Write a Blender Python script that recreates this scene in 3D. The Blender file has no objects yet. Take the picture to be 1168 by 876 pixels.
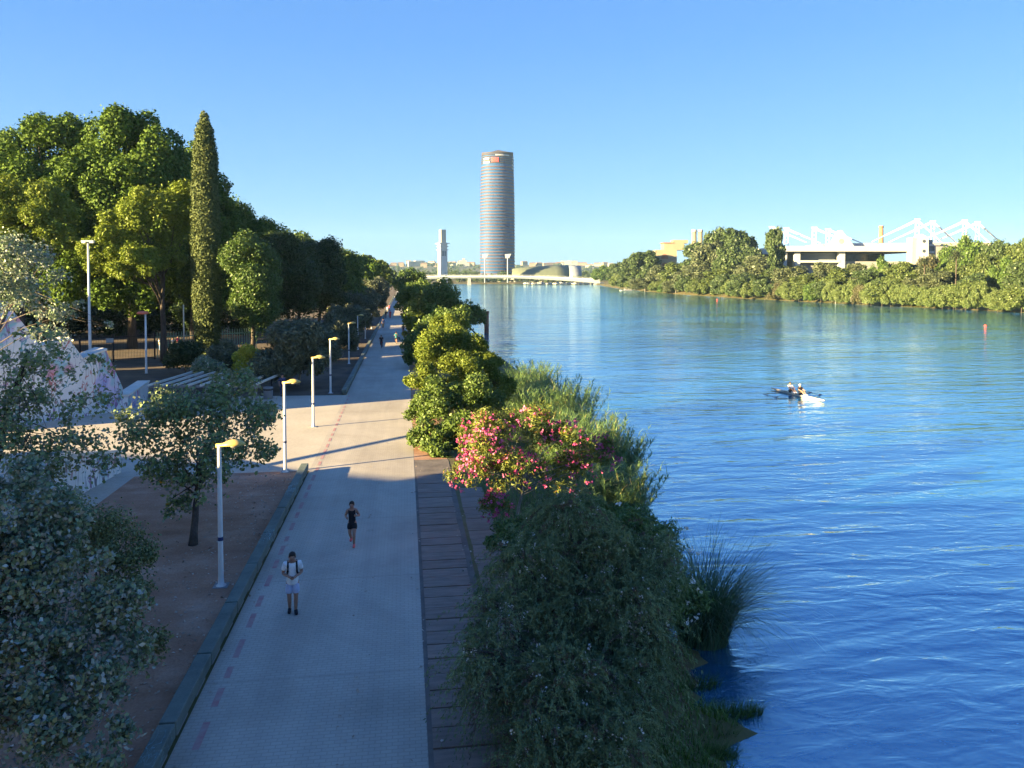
import bpy, bmesh, math, random
import numpy as np
from mathutils import Vector, Matrix, Quaternion

random.seed(7)
C = bpy.context.scene.collection
R = math.radians
SUN_EL, SUN_AZ = 11.3, 70.0          # light travels towards azimuth 70 deg (from +Y to +X)

# ------------------------------------------------------------------ camera maths
F, CAM_H, YH, VX = 877.0, 9.8, 313.0, 462.0
PITCH = R(2.0)                       # nearly level, the frame shifted down (verticals stay upright)
PPY = YH + F * math.tan(PITCH)       # image row of the optical axis
CAM = Vector((-0.17, -0.6, CAM_H))
YAW = math.atan((584 - VX) / (F * math.cos(PITCH) + (PPY - YH) * math.sin(PITCH)))

def _ray(px, py):
    u, v = px - 584, PPY - py
    fw = F * math.cos(PITCH) + v * math.sin(PITCH)
    up = -F * math.sin(PITCH) + v * math.cos(PITCH)
    return u * math.cos(YAW) + fw * math.sin(YAW), -u * math.sin(YAW) + fw * math.cos(YAW), up, fw

def at(px, py, z=0.0):               # surveyed point on the level z
    x, y, u, f = _ray(px, py)
    t = (z - CAM_H) / u
    return Vector((CAM.x + x * t, CAM.y + y * t, z))

def P(px, py, D):                    # surveyed point at D metres straight ahead
    x, y, u, f = _ray(px, py)
    t = D / f
    return Vector((CAM.x + x * t, CAM.y + y * t, CAM_H + u * t))

# ------------------------------------------------------------------ materials
def new_mat(name):
    m = bpy.data.materials.new(name)
    m.use_nodes = True
    nt = m.node_tree
    b = nt.nodes['Principled BSDF']
    return m, nt, b

def nd(nt, t, **kw):
    n = nt.nodes.new(t)
    for k, v in kw.items():
        setattr(n, k, v)
    return n

def ramp(nt, fac, stops):
    r = nd(nt, 'ShaderNodeValToRGB')
    e = r.color_ramp.elements
    while len(e) < len(stops):
        e.new(0.5)
    for i, (p, c) in enumerate(stops):
        e[i].position = p
        e[i].color = (*c, 1)
    nt.links.new(fac, r.inputs[0])
    return r.outputs[0]

def coords(nt, kind='Object', scale=(1, 1, 1), rot=(0, 0, 0)):
    tc = nd(nt, 'ShaderNodeTexCoord')
    mp = nd(nt, 'ShaderNodeMapping')
    mp.inputs['Scale'].default_value = scale
    mp.inputs['Rotation'].default_value = rot
    nt.links.new(tc.outputs[kind], mp.inputs[0])
    return mp.outputs[0]

def noise(nt, vec, scale, detail=4, rough=0.55, dist=0.0):
    n = nd(nt, 'ShaderNodeTexNoise')
    n.inputs['Scale'].default_value = scale
    n.inputs['Detail'].default_value = detail
    n.inputs['Roughness'].default_value = rough
    n.inputs['Distortion'].default_value = dist
    nt.links.new(vec, n.inputs['Vector'])
    return n.outputs['Fac']

def mixc(nt, fac, a, b, mode='MIX'):
    m = nd(nt, 'ShaderNodeMix', data_type='RGBA', blend_type=mode)
    for i, v in ((0, fac), (6, a), (7, b)):
        if isinstance(v, (int, float)):
            m.inputs[i].default_value = v
        elif isinstance(v, tuple):
            m.inputs[i].default_value = (*v, 1)
        else:
            nt.links.new(v, m.inputs[i])
    return m.outputs[2]

def bump(nt, b, h, strength=0.3, dist=0.02):
    n = nd(nt, 'ShaderNodeBump')
    n.inputs['Strength'].default_value = strength
    n.inputs['Distance'].default_value = dist
    nt.links.new(h, n.inputs['Height'])
    nt.links.new(n.outputs[0], b.inputs['Normal'])

def mat_var(name, c1, c2, scale=1.0, rough=0.7, detail=5, bmp=0.0, metal=0.0, spec=0.4, stretch=(1, 1, 1)):
    m, nt, b = new_mat(name)
    v = coords(nt, scale=stretch)
    n = noise(nt, v, scale, detail, 0.6)
    nt.links.new(ramp(nt, n, [(0.3, c1), (0.7, c2)]), b.inputs['Base Color'])
    b.inputs['Roughness'].default_value = rough
    b.inputs['Metallic'].default_value = metal
    b.inputs['Specular IOR Level'].default_value = spec
    if bmp:
        bump(nt, b, noise(nt, v, scale * 6, 4), bmp, 0.02)
    return m

def mat_leaf(name, dark, light, back=None, trans=0.28, rough=0.5, spec=0.35, odd=None, odd_share=0.02, var=0.35, nscale=0.5):
    """leaf: colour varies leaf by leaf (attribute rnd) and clump by clump (noise); pale underside if given"""
    m, nt, b = new_mat(name)
    a = nd(nt, 'ShaderNodeAttribute', attribute_name='rnd')
    v = coords(nt)
    n = noise(nt, v, nscale, 3)
    fac = nd(nt, 'ShaderNodeMath', operation='MULTIPLY_ADD')
    nt.links.new(n, fac.inputs[0]); fac.inputs[1].default_value = 1.6 * var; fac.inputs[2].default_value = -0.8 * var
    add = nd(nt, 'ShaderNodeMath', operation='ADD', use_clamp=True)
    nt.links.new(fac.outputs[0], add.inputs[0]); nt.links.new(a.outputs['Fac'], add.inputs[1])
    col = mixc(nt, add.outputs[0], dark, light)
    if odd:
        gt = nd(nt, 'ShaderNodeMath', operation='GREATER_THAN')
        nt.links.new(a.outputs['Fac'], gt.inputs[0]); gt.inputs[1].default_value = 1 - odd_share
        col = mixc(nt, gt.outputs[0], col, odd)
    if back:
        g = nd(nt, 'ShaderNodeNewGeometry')
        col = mixc(nt, g.outputs['Backfacing'], col, back)
    nt.links.new(col, b.inputs['Base Color'])
    b.inputs['Roughness'].default_value = rough
    b.inputs['Specular IOR Level'].default_value = spec
    if trans:
        t = nd(nt, 'ShaderNodeBsdfTranslucent')
        nt.links.new(mixc(nt, 1.0, col, (1.0, 1.0, 0.55), 'MULTIPLY'), t.inputs[0])
        mx = nd(nt, 'ShaderNodeMixShader')
        mx.inputs[0].default_value = trans
        nt.links.new(b.outputs[0], mx.inputs[1]); nt.links.new(t.outputs[0], mx.inputs[2])
        nt.links.new(mx.outputs[0], nt.nodes['Material Output'].inputs[0])
    return m

M = {}
# foliage
M['ficus'] = mat_leaf('ficus_leaf', (0.039, 0.081, 0.015), (0.112, 0.177, 0.027), trans=0.12, rough=0.65, spec=0.12)
M['pine'] = mat_leaf('pine_needle', (0.094, 0.143, 0.022), (0.209, 0.259, 0.040), trans=0.2, spec=.15)
M['cypress'] = mat_leaf('cypress_leaf', (0.047, 0.073, 0.023), (0.111, 0.137, 0.042), trans=0.08, rough=0.8)
M['dark'] = mat_leaf('dark_leaf', (0.015, 0.037, 0.011), (0.043, 0.074, 0.017), trans=0.2)
M['mid'] = mat_leaf('mid_leaf', (0.053, 0.098, 0.022), (0.135, 0.195, 0.038), trans=0.25)
M['olive'] = mat_leaf('olive_leaf', (0.063, 0.081, 0.042), (0.140, 0.154, 0.084), back=(0.12, 0.135, 0.10), trans=0.15)
M['poplar'] = mat_leaf('poplar_leaf', (0.082, 0.138, 0.073), (0.244, 0.308, 0.179), back=(0.30, 0.34, 0.31), trans=0.12, odd=(0.42, 0.46, 0.42), odd_share=0.035, spec=.2)
M['poplar2'] = mat_leaf('poplar_leaf_green', (0.093, 0.155, 0.054), (0.248, 0.310, 0.116), back=(0.25, 0.29, 0.22), trans=0.2, odd=(0.5, 0.26, 0.03), odd_share=0.006)
M['shrub'] = mat_leaf('shrub_leaf', (0.091, 0.124, 0.052), (0.208, 0.234, 0.098), trans=0.2)
M['tamarisk'] = mat_leaf('tamarisk_leaf', (0.085, 0.139, 0.065), (0.232, 0.302, 0.147), trans=0.2, rough=0.7, odd=(0.13, 0.10, 0.075), odd_share=0.02)
M['oleander'] = mat_leaf('oleander_leaf', (0.069, 0.106, 0.022), (0.200, 0.225, 0.037), trans=0.25, odd=(0.34, 0.19, 0.04), odd_share=0.06)
M['oleander_dark'] = mat_leaf('oleander_dark_leaf', (0.058, 0.111, 0.036), (0.156, 0.240, 0.065), trans=0.25)
M['yellowgreen'] = mat_leaf('yellow_green_leaf', (0.072, 0.114, 0.019), (0.198, 0.240, 0.041), trans=0.25, spec=.15)
M['cane'] = mat_leaf('cane_leaf', (0.086, 0.166, 0.060), (0.212, 0.310, 0.113), trans=0.3, odd=(0.35, 0.3, 0.12), odd_share=0.06)
M['sedge'] = mat_leaf('sedge_blade', (0.039, 0.085, 0.036), (0.111, 0.182, 0.072), trans=0.15, odd=(0.2, 0.17, 0.08), odd_share=0.05)
M['grass'] = mat_leaf('bank_grass', (0.05, 0.10, 0.018), (0.13, 0.22, 0.04), trans=0.2)
M['yellow'] = mat_leaf('golden_leaf', (0.35, 0.33, 0.03), (0.62, 0.54, 0.05), trans=0.2)
M['rb1'] = mat_leaf('bank_leaf_a', (0.034, 0.059, 0.022), (0.076, 0.113, 0.039), trans=0.2, nscale=0.12, var=0.5)
M['rb2'] = mat_leaf('bank_leaf_b', (0.048, 0.076, 0.022), (0.113, 0.147, 0.040), trans=0.2, nscale=0.12, var=0.5)
M['rb3'] = mat_leaf('bank_leaf_c', (0.051, 0.069, 0.035), (0.115, 0.135, 0.068), trans=0.2, nscale=0.12, var=0.5)
M['rb4'] = mat_leaf('bank_leaf_d', (0.039, 0.079, 0.017), (0.096, 0.154, 0.030), trans=0.2, nscale=0.12, var=0.5)
M['rb5'] = mat_leaf('bank_leaf_e', (0.06, 0.062, 0.03), (0.12, 0.112, 0.055), trans=0.2, nscale=0.12, var=0.5)
M['reedbank'] = mat_leaf('bank_reed', (0.063, 0.105, 0.031), (0.159, 0.197, 0.061), trans=0.25, nscale=0.12, var=0.5)
M['pink'] = mat_leaf('pink_petal', (0.5, 0.05, 0.20), (0.68, 0.17, 0.36), trans=0.2, rough=0.6)
M['whitefl'] = mat_leaf('white_petal', (0.6, 0.6, 0.58), (0.85, 0.84, 0.8), trans=0.1)
M['seed'] = mat_leaf('seed_tuft', (0.4, 0.4, 0.37), (0.68, 0.67, 0.62), trans=0.1)
M['litter'] = mat_leaf('leaf_litter', (0.2, 0.13, 0.08), (0.5, 0.42, 0.34), trans=0.0)
M['bark'] = mat_var('bark', (0.035, 0.027, 0.022), (0.10, 0.08, 0.065), 3, 0.9, bmp=0.6, stretch=(3, 3, 0.6))
M['palebark'] = mat_var('pale_bark', (0.16, 0.15, 0.13), (0.32, 0.30, 0.27), 3, 0.85, bmp=0.5, stretch=(3, 3, 0.8))
# hard things
M['white'] = mat_var('white_paint', (0.34, 0.355, 0.37), (0.40, 0.415, 0.43), 0.15, 0.6)
M['offwhite'] = mat_var('off_white_render', (0.30, 0.29, 0.26), (0.38, 0.37, 0.33), 0.1, 0.7)
M['cream'] = mat_var('cream_render', (0.21, 0.18, 0.125), (0.255, 0.22, 0.155), 0.1, 0.75)
M['grey'] = mat_var('grey_concrete', (0.17, 0.17, 0.175), (0.25, 0.25, 0.25), 0.2, 0.8)
M['darkgrey'] = mat_var('dark_cladding', (0.13, 0.15, 0.18), (0.19, 0.21, 0.24), 0.2, 0.5)
M['window'] = mat_var('dark_window', (0.03, 0.04, 0.05), (0.06, 0.07, 0.09), 0.5, 0.15)
M['polewhite'] = mat_var('pole_paint', (0.52, 0.54, 0.54), (0.68, 0.69, 0.68), 2.5, 0.45, stretch=(1, 1, .3))
M['lampyellow'] = mat_var('lamp_hood_yellow', (0.5, 0.36, 0.10), (0.62, 0.46, 0.14), 3, 0.4)
M['lampred'] = mat_var('lamp_hood_red', (0.6, 0.12, 0.07), (0.7, 0.2, 0.12), 3, 0.45)
M['lens'] = mat_var('lamp_lens', (0.45, 0.42, 0.33), (0.55, 0.52, 0.42), 3, 0.3)
M['iron'] = mat_var('black_iron', (0.012, 0.012, 0.014), (0.03, 0.03, 0.032), 4, 0.5, metal=0.3)
M['greeniron'] = mat_var('green_iron', (0.12, 0.2, 0.13), (0.2, 0.3, 0.2), 4, 0.5)
M['rust'] = mat_var('rusty_steel', (0.16, 0.06, 0.03), (0.34, 0.15, 0.08), 2, 0.8, bmp=.3)
M['brick'] = mat_var('chimney_brick', (0.22, 0.11, 0.07), (0.34, 0.18, 0.11), 1.5, 0.85)
M['roofgreen'] = mat_var('curved_roof', (0.08, 0.095, 0.065), (0.11, 0.125, 0.085), 0.05, 0.6, stretch=(8, 1, 1))
M['tile'] = mat_var('clay_roof', (0.17, 0.085, 0.05), (0.24, 0.125, 0.075), 0.3, 0.85)
M['house1'] = mat_var('house_white', (0.26, 0.25, 0.24), (0.33, 0.32, 0.30), 0.03, 0.8)
M['house2'] = mat_var('house_ochre', (0.20, 0.155, 0.115), (0.25, 0.195, 0.145), 0.03, 0.8)
M['house3'] = mat_var('house_pink', (0.19, 0.125, 0.10), (0.23, 0.155, 0.125), 0.03, 0.8)
M['red'] = mat_var('red_plastic', (0.6, 0.04, 0.03), (0.7, 0.08, 0.05), 2, 0.4)
M['signred'] = mat_var('sign_red', (0.5, 0.05, 0.05), (0.6, 0.09, 0.08), .1, 0.5)
M['boat'] = mat_var('varnished_hull', (0.50, 0.42, 0.29), (0.60, 0.52, 0.38), 1.2, 0.35)
M['oar'] = mat_var('oar_shaft', (0.05, 0.05, 0.06), (0.12, 0.12, 0.13), 3, 0.4)
M['blade'] = mat_var('oar_blade', (0.25, 0.06, 0.05), (0.4, 0.12, 0.1), 3, 0.4)
# people
def flat(name, c, rough=0.75):
    return mat_var(name, tuple(x * 0.85 for x in c), tuple(min(1, x * 1.1) for x in c), 9, rough, spec=0.25)
M['skin'] = flat('skin', (0.36, 0.20, 0.14), 0.55)
M['hair'] = flat('hair', (0.02, 0.015, 0.012), 0.5)
M['c_white'] = flat('cloth_white', (0.78, 0.78, 0.78))
M['c_pale'] = flat('cloth_pale_blue', (0.42, 0.48, 0.66))
M['c_black'] = flat('cloth_black', (0.018, 0.018, 0.022))
M['c_navy'] = flat('cloth_navy', (0.03, 0.045, 0.13))
M['c_red'] = flat('cloth_red', (0.55, 0.05, 0.05))
M['c_pink'] = flat('cloth_pink', (0.72, 0.12, 0.18))
M['c_teal'] = flat('cloth_teal', (0.04, 0.16, 0.18))
M['c_grey'] = flat('cloth_grey', (0.2, 0.2, 0.21))
M['c_blue'] = flat('cloth_blue', (0.14, 0.22, 0.42))
M['shoe_pink'] = flat('shoe_coral', (0.85, 0.16, 0.14))

# paving of the promenade
def mat_path():
    m, nt, b = new_mat('promenade_pavers')
    v = coords(nt)
    br = nd(nt, 'ShaderNodeTexBrick')
    nt.links.new(v, br.inputs['Vector'])
    br.inputs['Color1'].default_value = (0.41, 0.37, 0.31, 1)
    br.inputs['Color2'].default_value = (0.48, 0.435, 0.365, 1)
    br.inputs['Mortar'].default_value = (0.27, 0.245, 0.21, 1)
    br.inputs['Scale'].default_value = 1
    br.inputs['Mortar Size'].default_value = 0.012
    br.inputs['Brick Width'].default_value = 0.24
    br.inputs['Row Height'].default_value = 0.12
    n1 = noise(nt, v, 0.35, 5)
    st = noise(nt, coords(nt, scale=(1.2, 0.08, 1)), 1.0, 4)
    col = mixc(nt, 0.55, br.outputs[0], ramp(nt, n1, [(0.3, (0.39, 0.35, 0.29)), (0.7, (0.50, 0.45, 0.375))]))
    col = mixc(nt, 0.5, col, ramp(nt, st, [(0.35, (0.72, 0.72, 0.72)), (0.65, (1, 1, 1))]), 'MULTIPLY')
    # joints across the path every 6.1 m
    sp = nd(nt, 'ShaderNodeSeparateXYZ'); nt.links.new(v, sp.inputs[0])
    md = nd(nt, 'ShaderNodeMath', operation='PINGPONG'); nt.links.new(sp.outputs[1], md.inputs[0]); md.inputs[1].default_value = 3.05
    lt = nd(nt, 'ShaderNodeMath', operation='LESS_THAN'); nt.links.new(md.outputs[0], lt.inputs[0]); lt.inputs[1].default_value = 0.018
    lf = nd(nt, 'ShaderNodeMath', operation='MULTIPLY'); nt.links.new(lt.outputs[0], lf.inputs[0]); lf.inputs[1].default_value = 0.45
    col = mixc(nt, lf.outputs[0], col, (0.2, 0.18, 0.15))
    big = noise(nt, v, 0.14, 5, 0.65, 0.6)
    col = mixc(nt, 0.8, col, ramp(nt, big, [(0.36, (0.80, 0.79, 0.78)), (0.55, (1, 1, 1))]), 'MULTIPLY')
    sp2 = noise(nt, v, 3.0, 6, 0.8)
    col = mixc(nt, ramp(nt, sp2, [(0.66, (0, 0, 0)), (0.72, (0.35, 0.35, 0.35))]), col, (0.2, 0.18, 0.16))
    nt.links.new(col, b.inputs['Base Color'])
    b.inputs['Roughness'].default_value = 0.75
    b.inputs['Specular IOR Level'].default_value = 0.3
    bump(nt, b, br.outputs['Fac'], 0.25, -0.006)
    return m
M['path'] = mat_path()

def mat_plaza():
    m, nt, b = new_mat('plaza_concrete')
    v = coords(nt)
    n1 = noise(nt, v, 0.3, 6, 0.6); n2 = noise(nt, v, 6, 4)
    col = ramp(nt, n1, [(0.3, (0.38, 0.34, 0.275)), (0.7, (0.48, 0.43, 0.355))])
    col = mixc(nt, 0.35, col, ramp(nt, n2, [(0.35, (0.6, 0.6, 0.6)), (0.65, (1, 1, 1))]), 'MULTIPLY')
    nt.links.new(col, b.inputs['Base Color']); b.inputs['Roughness'].default_value = 0.85
    return m
M['plaza'] = mat_plaza()

def mat_soil():
    m, nt, b = new_mat('bare_soil')
    v = coords(nt)
    n1 = noise(nt, v, 0.6, 6, 0.65); n2 = noise(nt, v, 14, 4)
    n3 = noise(nt, coords(nt, scale=(0.25, 1.4, 1)), 1.0, 4)
    col = ramp(nt, n1, [(0.3, (0.34, 0.185, 0.12)), (0.52, (0.42, 0.25, 0.17)), (0.72, (0.52, 0.35, 0.26))])
    col = mixc(nt, 0.45, col, ramp(nt, n2, [(0.3, (0.55, 0.5, 0.46)), (0.7, (1, 1, 1))]), 'MULTIPLY')
    col = mixc(nt, 0.6, col, ramp(nt, n3, [(0.35, (0.7, 0.66, 0.62)), (0.65, (1, 1, 1))]), 'MULTIPLY')
    nt.links.new(col, b.inputs['Base Color']); b.inputs['Roughness'].default_value = 0.95
    b.inputs['Specular IOR Level'].default_value = 0.1
    bump(nt, b, n2, 0.5, 0.03)
    return m
M['soil'] = mat_soil()

def mat_ground():
    m, nt, b = new_mat('ground_earth')
    v = coords(nt)
    n1 = noise(nt, v, 0.05, 6, 0.6); n2 = noise(nt, v, 1.5, 5)
    col = ramp(nt, n1, [(0.35, (0.09, 0.095, 0.035)), (0.55, (0.16, 0.14, 0.07)), (0.72, (0.26, 0.21, 0.13))])
    col = mixc(nt, 0.6, col, ramp(nt, n2, [(0.3, (0.5, 0.5, 0.5)), (0.7, (1, 1, 1))]), 'MULTIPLY')
    nt.links.new(col, b.inputs['Base Color']); b.inputs['Roughness'].default_value = 0.95
    b.inputs['Specular IOR Level'].default_value = 0.1
    bump(nt, b, n2, 0.6, 0.1)
    return m
M['ground'] = mat_ground()
M['mud'] = mat_var('bank_mud', (0.09, 0.075, 0.065), (0.17, 0.145, 0.125), 1.2, 0.8, bmp=.5)

def mat_boards():
    m, nt, b = new_mat('weathered_slabs')
    v = coords(nt)
    n1 = noise(nt, coords(nt, scale=(1, 5, 1)), 1.2, 5); n2 = noise(nt, v, 25, 3)
    w = nd(nt, 'ShaderNodeTexWhiteNoise', noise_dimensions='1D')
    sp = nd(nt, 'ShaderNodeSeparateXYZ'); nt.links.new(v, sp.inputs[0])
    dv = nd(nt, 'ShaderNodeMath', operation='DIVIDE'); nt.links.new(sp.outputs[1], dv.inputs[0]); dv.inputs[1].default_value = 0.75
    fl = nd(nt, 'ShaderNodeMath', operation='FLOOR'); nt.links.new(dv.outputs[0], fl.inputs[0])
    nt.links.new(fl.outputs[0], w.inputs['W'])
    col = ramp(nt, n1, [(0.3, (0.19, 0.135, 0.105)), (0.7, (0.31, 0.23, 0.185))])
    col = mixc(nt, 0.6, col, ramp(nt, w.outputs[0], [(0, (0.7, 0.68, 0.68)), (1, (1, 1, 1))]), 'MULTIPLY')
    col = mixc(nt, 0.3, col, ramp(nt, n2, [(0.3, (0.6, 0.6, 0.6)), (0.7, (1, 1, 1))]), 'MULTIPLY')
    nt.links.new(col, b.inputs['Base Color']); b.inputs['Roughness'].default_value = 0.85
    return m
M['boards'] = mat_boards()

def mat_beamwall():
    m, nt, b = new_mat('painted_low_wall')
    v = coords(nt)
    n1 = noise(nt, v, 1.3, 6, 0.65); n2 = noise(nt, v, 20, 3)
    sc = noise(nt, coords(nt, scale=(5, 1.6, 5)), 1.3, 2, 0.4, 1.5)
    zone = noise(nt, coords(nt, scale=(0.0, 0.16, 0)), 1.0, 1)
    col = ramp(nt, n1, [(0.3, (0.075, 0.10, 0.085)), (0.7, (0.155, 0.19, 0.16))])
    line = ramp(nt, sc, [(0.47, (0, 0, 0)), (0.5, (1, 1, 1)), (0.53, (0, 0, 0))])
    zz = ramp(nt, zone, [(0.55, (0, 0, 0)), (0.6, (0.8, 0.8, 0.8))])
    col = mixc(nt, mixc(nt, 1.0, line, zz, 'MULTIPLY'), col, (0.22, 0.5, 0.6))
    col = mixc(nt, 0.4, col, ramp(nt, n2, [(0.3, (0.55, 0.55, 0.55)), (0.7, (1, 1, 1))]), 'MULTIPLY')
    nt.links.new(col, b.inputs['Base Color']); b.inputs['Roughness'].default_value = 0.8
    return m
M['beamwall'] = mat_beamwall()

def mat_graffiti(name, seed):
    m, nt, b = new_mat(name)
    v0 = coords(nt)
    mp = nd(nt, 'ShaderNodeMapping'); mp.inputs['Location'].default_value = (seed * 7.3, seed * 3.1, seed)
    nt.links.new(v0, mp.inputs[0]); v = mp.outputs[0]
    base = ramp(nt, noise(nt, v, 0.4, 4), [(0.3, (0.55, 0.56, 0.56)), (0.7, (0.72, 0.72, 0.71))])
    blot = noise(nt, v, 0.3, 2, 0.4, 0.8)
    col = mixc(nt, ramp(nt, blot, [(0.50, (0, 0, 0)), (0.54, (0.8, 0.8, 0.8))]), base,
               ramp(nt, noise(nt, v, 0.8, 1), [(0.35, (0.55, 0.2, 0.28)), (0.5, (0.12, 0.42, 0.45)), (0.6, (0.5, 0.42, 0.62)), (0.7, (0.2, 0.25, 0.55))]))
    mp2 = nd(nt, 'ShaderNodeMapping'); mp2.inputs['Scale'].default_value = (1.2, 1.2, 0.55); nt.links.new(v, mp2.inputs[0])
    ln = noise(nt, mp2.outputs[0], 0.95, 2, 0.45, 1.8)
    line = ramp(nt, ln, [(0.47, (0, 0, 0)), (0.485, (.9, .9, .9)), (0.51, (.9, .9, .9)), (0.525, (0, 0, 0))])
    lcol = ramp(nt, noise(nt, v, 0.35, 1), [(0.38, (0.08, 0.08, 0.1)), (0.48, (0.3, 0.12, 0.28)), (0.55, (0.05, 0.3, 0.33)), (0.63, (0.42, 0.12, 0.1))])
    col = mixc(nt, line, col, lcol)
    nt.links.new(col, b.inputs['Base Color']); b.inputs['Roughness'].default_value = 0.75
    return m
M['graff1'] = mat_graffiti('graffiti_a', 1)
M['graff2'] = mat_graffiti('graffiti_b', 2)
M['captop'] = mat_var('concrete_coping', (0.5, 0.48, 0.42), (0.66, 0.63, 0.56), 0.8, 0.8)

def mat_water():
    m, nt, b = new_mat('river_water')
    v = coords(nt)
    def nz(sx, sy, rot, scale, det, dist=0.0):
        return noise(nt, coords(nt, scale=(sx, sy, 1), rot=(0, 0, rot)), scale, det, 0.5, dist)
    a1 = nz(0.45, 1.0, R(-14), 1.3, 3, 0.6)
    a2 = nz(0.5, 1.0, R(12), 3.4, 3, 0.4)
    a3 = nz(0.30, 1.0, R(-22), 0.42, 2, 0.8)
    patch = noise(nt, coords(nt, scale=(0.5, 1.0, 1)), 0.045, 3, 0.5)
    def mul(x, k):
        q = nd(nt, 'ShaderNodeMath', operation='MULTIPLY'); nt.links.new(x, q.inputs[0])
        if isinstance(k, float): q.inputs[1].default_value = k
        else: nt.links.new(k, q.inputs[1])
        return q.outputs[0]
    def add(x, y):
        q = nd(nt, 'ShaderNodeMath', operation='ADD'); nt.links.new(x, q.inputs[0]); nt.links.new(y, q.inputs[1]); return q.outputs[0]
    pr = nd(nt, 'ShaderNodeMapRange'); nt.links.new(patch, pr.inputs[0])
    pr.inputs[1].default_value = 0.35; pr.inputs[2].default_value = 0.65; pr.inputs[3].default_value = 0.45; pr.inputs[4].default_value = 1.1
    h = mul(add(add(mul(a1, 0.092), mul(a2, 0.02)), mul(a3, 0.24)), pr.outputs[0])
    bn = nd(nt, 'ShaderNodeBump'); bn.inputs['Strength'].default_value = 1.0; bn.inputs['Distance'].default_value = 1.0
    nt.links.new(h, bn.inputs['Height'])
    # murky body plus a mirror-like surface whose share grows towards grazing view
    nt.nodes.remove(b)
    df = nd(nt, 'ShaderNodeBsdfDiffuse'); df.inputs[0].default_value = (0.02, 0.125, 0.25, 1)
    gl = nd(nt, 'ShaderNodeBsdfGlossy'); gl.inputs[0].default_value = (0.67, 0.90, 1.0, 1); gl.inputs['Roughness'].default_value = 0.06
    nt.links.new(bn.outputs[0], gl.inputs['Normal'])
    lw = nd(nt, 'ShaderNodeLayerWeight'); nt.links.new(bn.outputs[0], lw.inputs['Normal'])
    pw = nd(nt, 'ShaderNodeMath', operation='POWER'); nt.links.new(lw.outputs['Facing'], pw.inputs[0]); pw.inputs[1].default_value = 2.5
    ma = nd(nt, 'ShaderNodeMath', operation='MULTIPLY_ADD', use_clamp=True); nt.links.new(pw.outputs[0], ma.inputs[0]); ma.inputs[1].default_value = 0.75; ma.inputs[2].default_value = 0.22
    ms = nd(nt, 'ShaderNodeMixShader'); nt.links.new(ma.outputs[0], ms.inputs[0]); nt.links.new(df.outputs[0], ms.inputs[1]); nt.links.new(gl.outputs[0], ms.inputs[2])
    nt.links.new(ms.outputs[0], nt.nodes['Material Output'].inputs[0])
    return m
M['water'] = mat_water()

# ------------------------------------------------------------------ mesh helpers
class MB:
    def __init__(s):
        s.v = []; s.f = []; s.mi = []
    def poly(s, pts, mi=0):
        n = len(s.v); s.v += [tuple(p) for p in pts]; s.f.append(tuple(range(n, n + len(pts)))); s.mi.append(mi)
    def grid(s, rings, closed=True, cap=True, mi=0):
        n0 = len(s.v); k = len(rings[0])
        for r in rings: s.v += [tuple(p) for p in r]
        for i in range(len(rings) - 1):
            for j in range(k if closed else k - 1):
                a, b_ = n0 + i * k + j, n0 + i * k + (j + 1) % k
                s.f.append((a, b_, b_ + k, a + k)); s.mi.append(mi)
        if cap and closed:
            s.f.append(tuple(n0 + j for j in reversed(range(k)))); s.mi.append(mi)
            s.f.append(tuple(n0 + (len(rings) - 1) * k + j for j in range(k))); s.mi.append(mi)
    def box(s, lo, hi, mi=0, rot=0.0, org=None):
        x0, y0, z0 = lo; x1, y1, z1 = hi
        c = [(x0, y0), (x1, y0), (x1, y1), (x0, y1)]
        if rot:
            ox, oy = org if org else ((x0 + x1) / 2, (y0 + y1) / 2)
            cs, sn = math.cos(rot), math.sin(rot)
            c = [(ox + (x - ox) * cs - (y - oy) * sn, oy + (x - ox) * sn + (y - oy) * cs) for x, y in c]
        s.grid([[(x, y, z0) for x, y in c], [(x, y, z1) for x, y in c]], mi=mi)
    def tube(s, pts, rad, sides=8, mi=0):
        pts = [Vector(p) for p in pts]
        if not hasattr(rad, '__len__'): rad = [rad] * len(pts)
        rings = []
        ref = Vector((0, 0, 1))
        for i, p in enumerate(pts):
            d = (pts[min(i + 1, len(pts) - 1)] - pts[max(i - 1, 0)])
            if d.length < 1e-9: d = Vector((0, 0, 1))
            d.normalize()
            rf = ref if abs(d.dot(ref)) < 0.95 else Vector((1, 0, 0))
            a = d.cross(rf).normalized(); b_ = d.cross(a).normalized()
            rings.append([p + (a * math.cos(t) + b_ * math.sin(t)) * rad[i] for t in [2 * math.pi * k / sides for k in range(sides)]])
        s.grid(rings, mi=mi)
    def lathe(s, prof, c=(0, 0, 0), sides=16, mi=0, sx=1.0, sy=1.0):
        s.grid([[(c[0] + r * sx * math.cos(2 * math.pi * k / sides), c[1] + r * sy * math.sin(2 * math.pi * k / sides), c[2] + z) for k in range(sides)] for r, z in prof], mi=mi)
    def prism(s, outline, vec, mi=0):
        vec = Vector(vec); o = [Vector(p) for p in outline]
        s.grid([o, [p + vec for p in o]], mi=mi)
    def mesh(s, name, mats, smooth=False):
        me = bpy.data.meshes.new(name)
        me.from_pydata(s.v, [], s.f)
        for m in (mats if isinstance(mats, (list, tuple)) else [mats]): me.materials.append(m)
        me.polygons.foreach_set('material_index', s.mi)
        if smooth: me.polygons.foreach_set('use_smooth', [True] * len(s.f))
        bm = bmesh.new(); bm.from_mesh(me); bmesh.ops.recalc_face_normals(bm, faces=bm.faces); bm.to_mesh(me); bm.free()
        return me
    def build(s, name, mats, parent=None, smooth=False):
        return link(name, s.mesh(name, mats, smooth), parent)

def link(name, me, parent=None):
    o = bpy.data.objects.new(name, me); C.objects.link(o)
    if parent is not None: o.parent = parent
    return o

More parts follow.
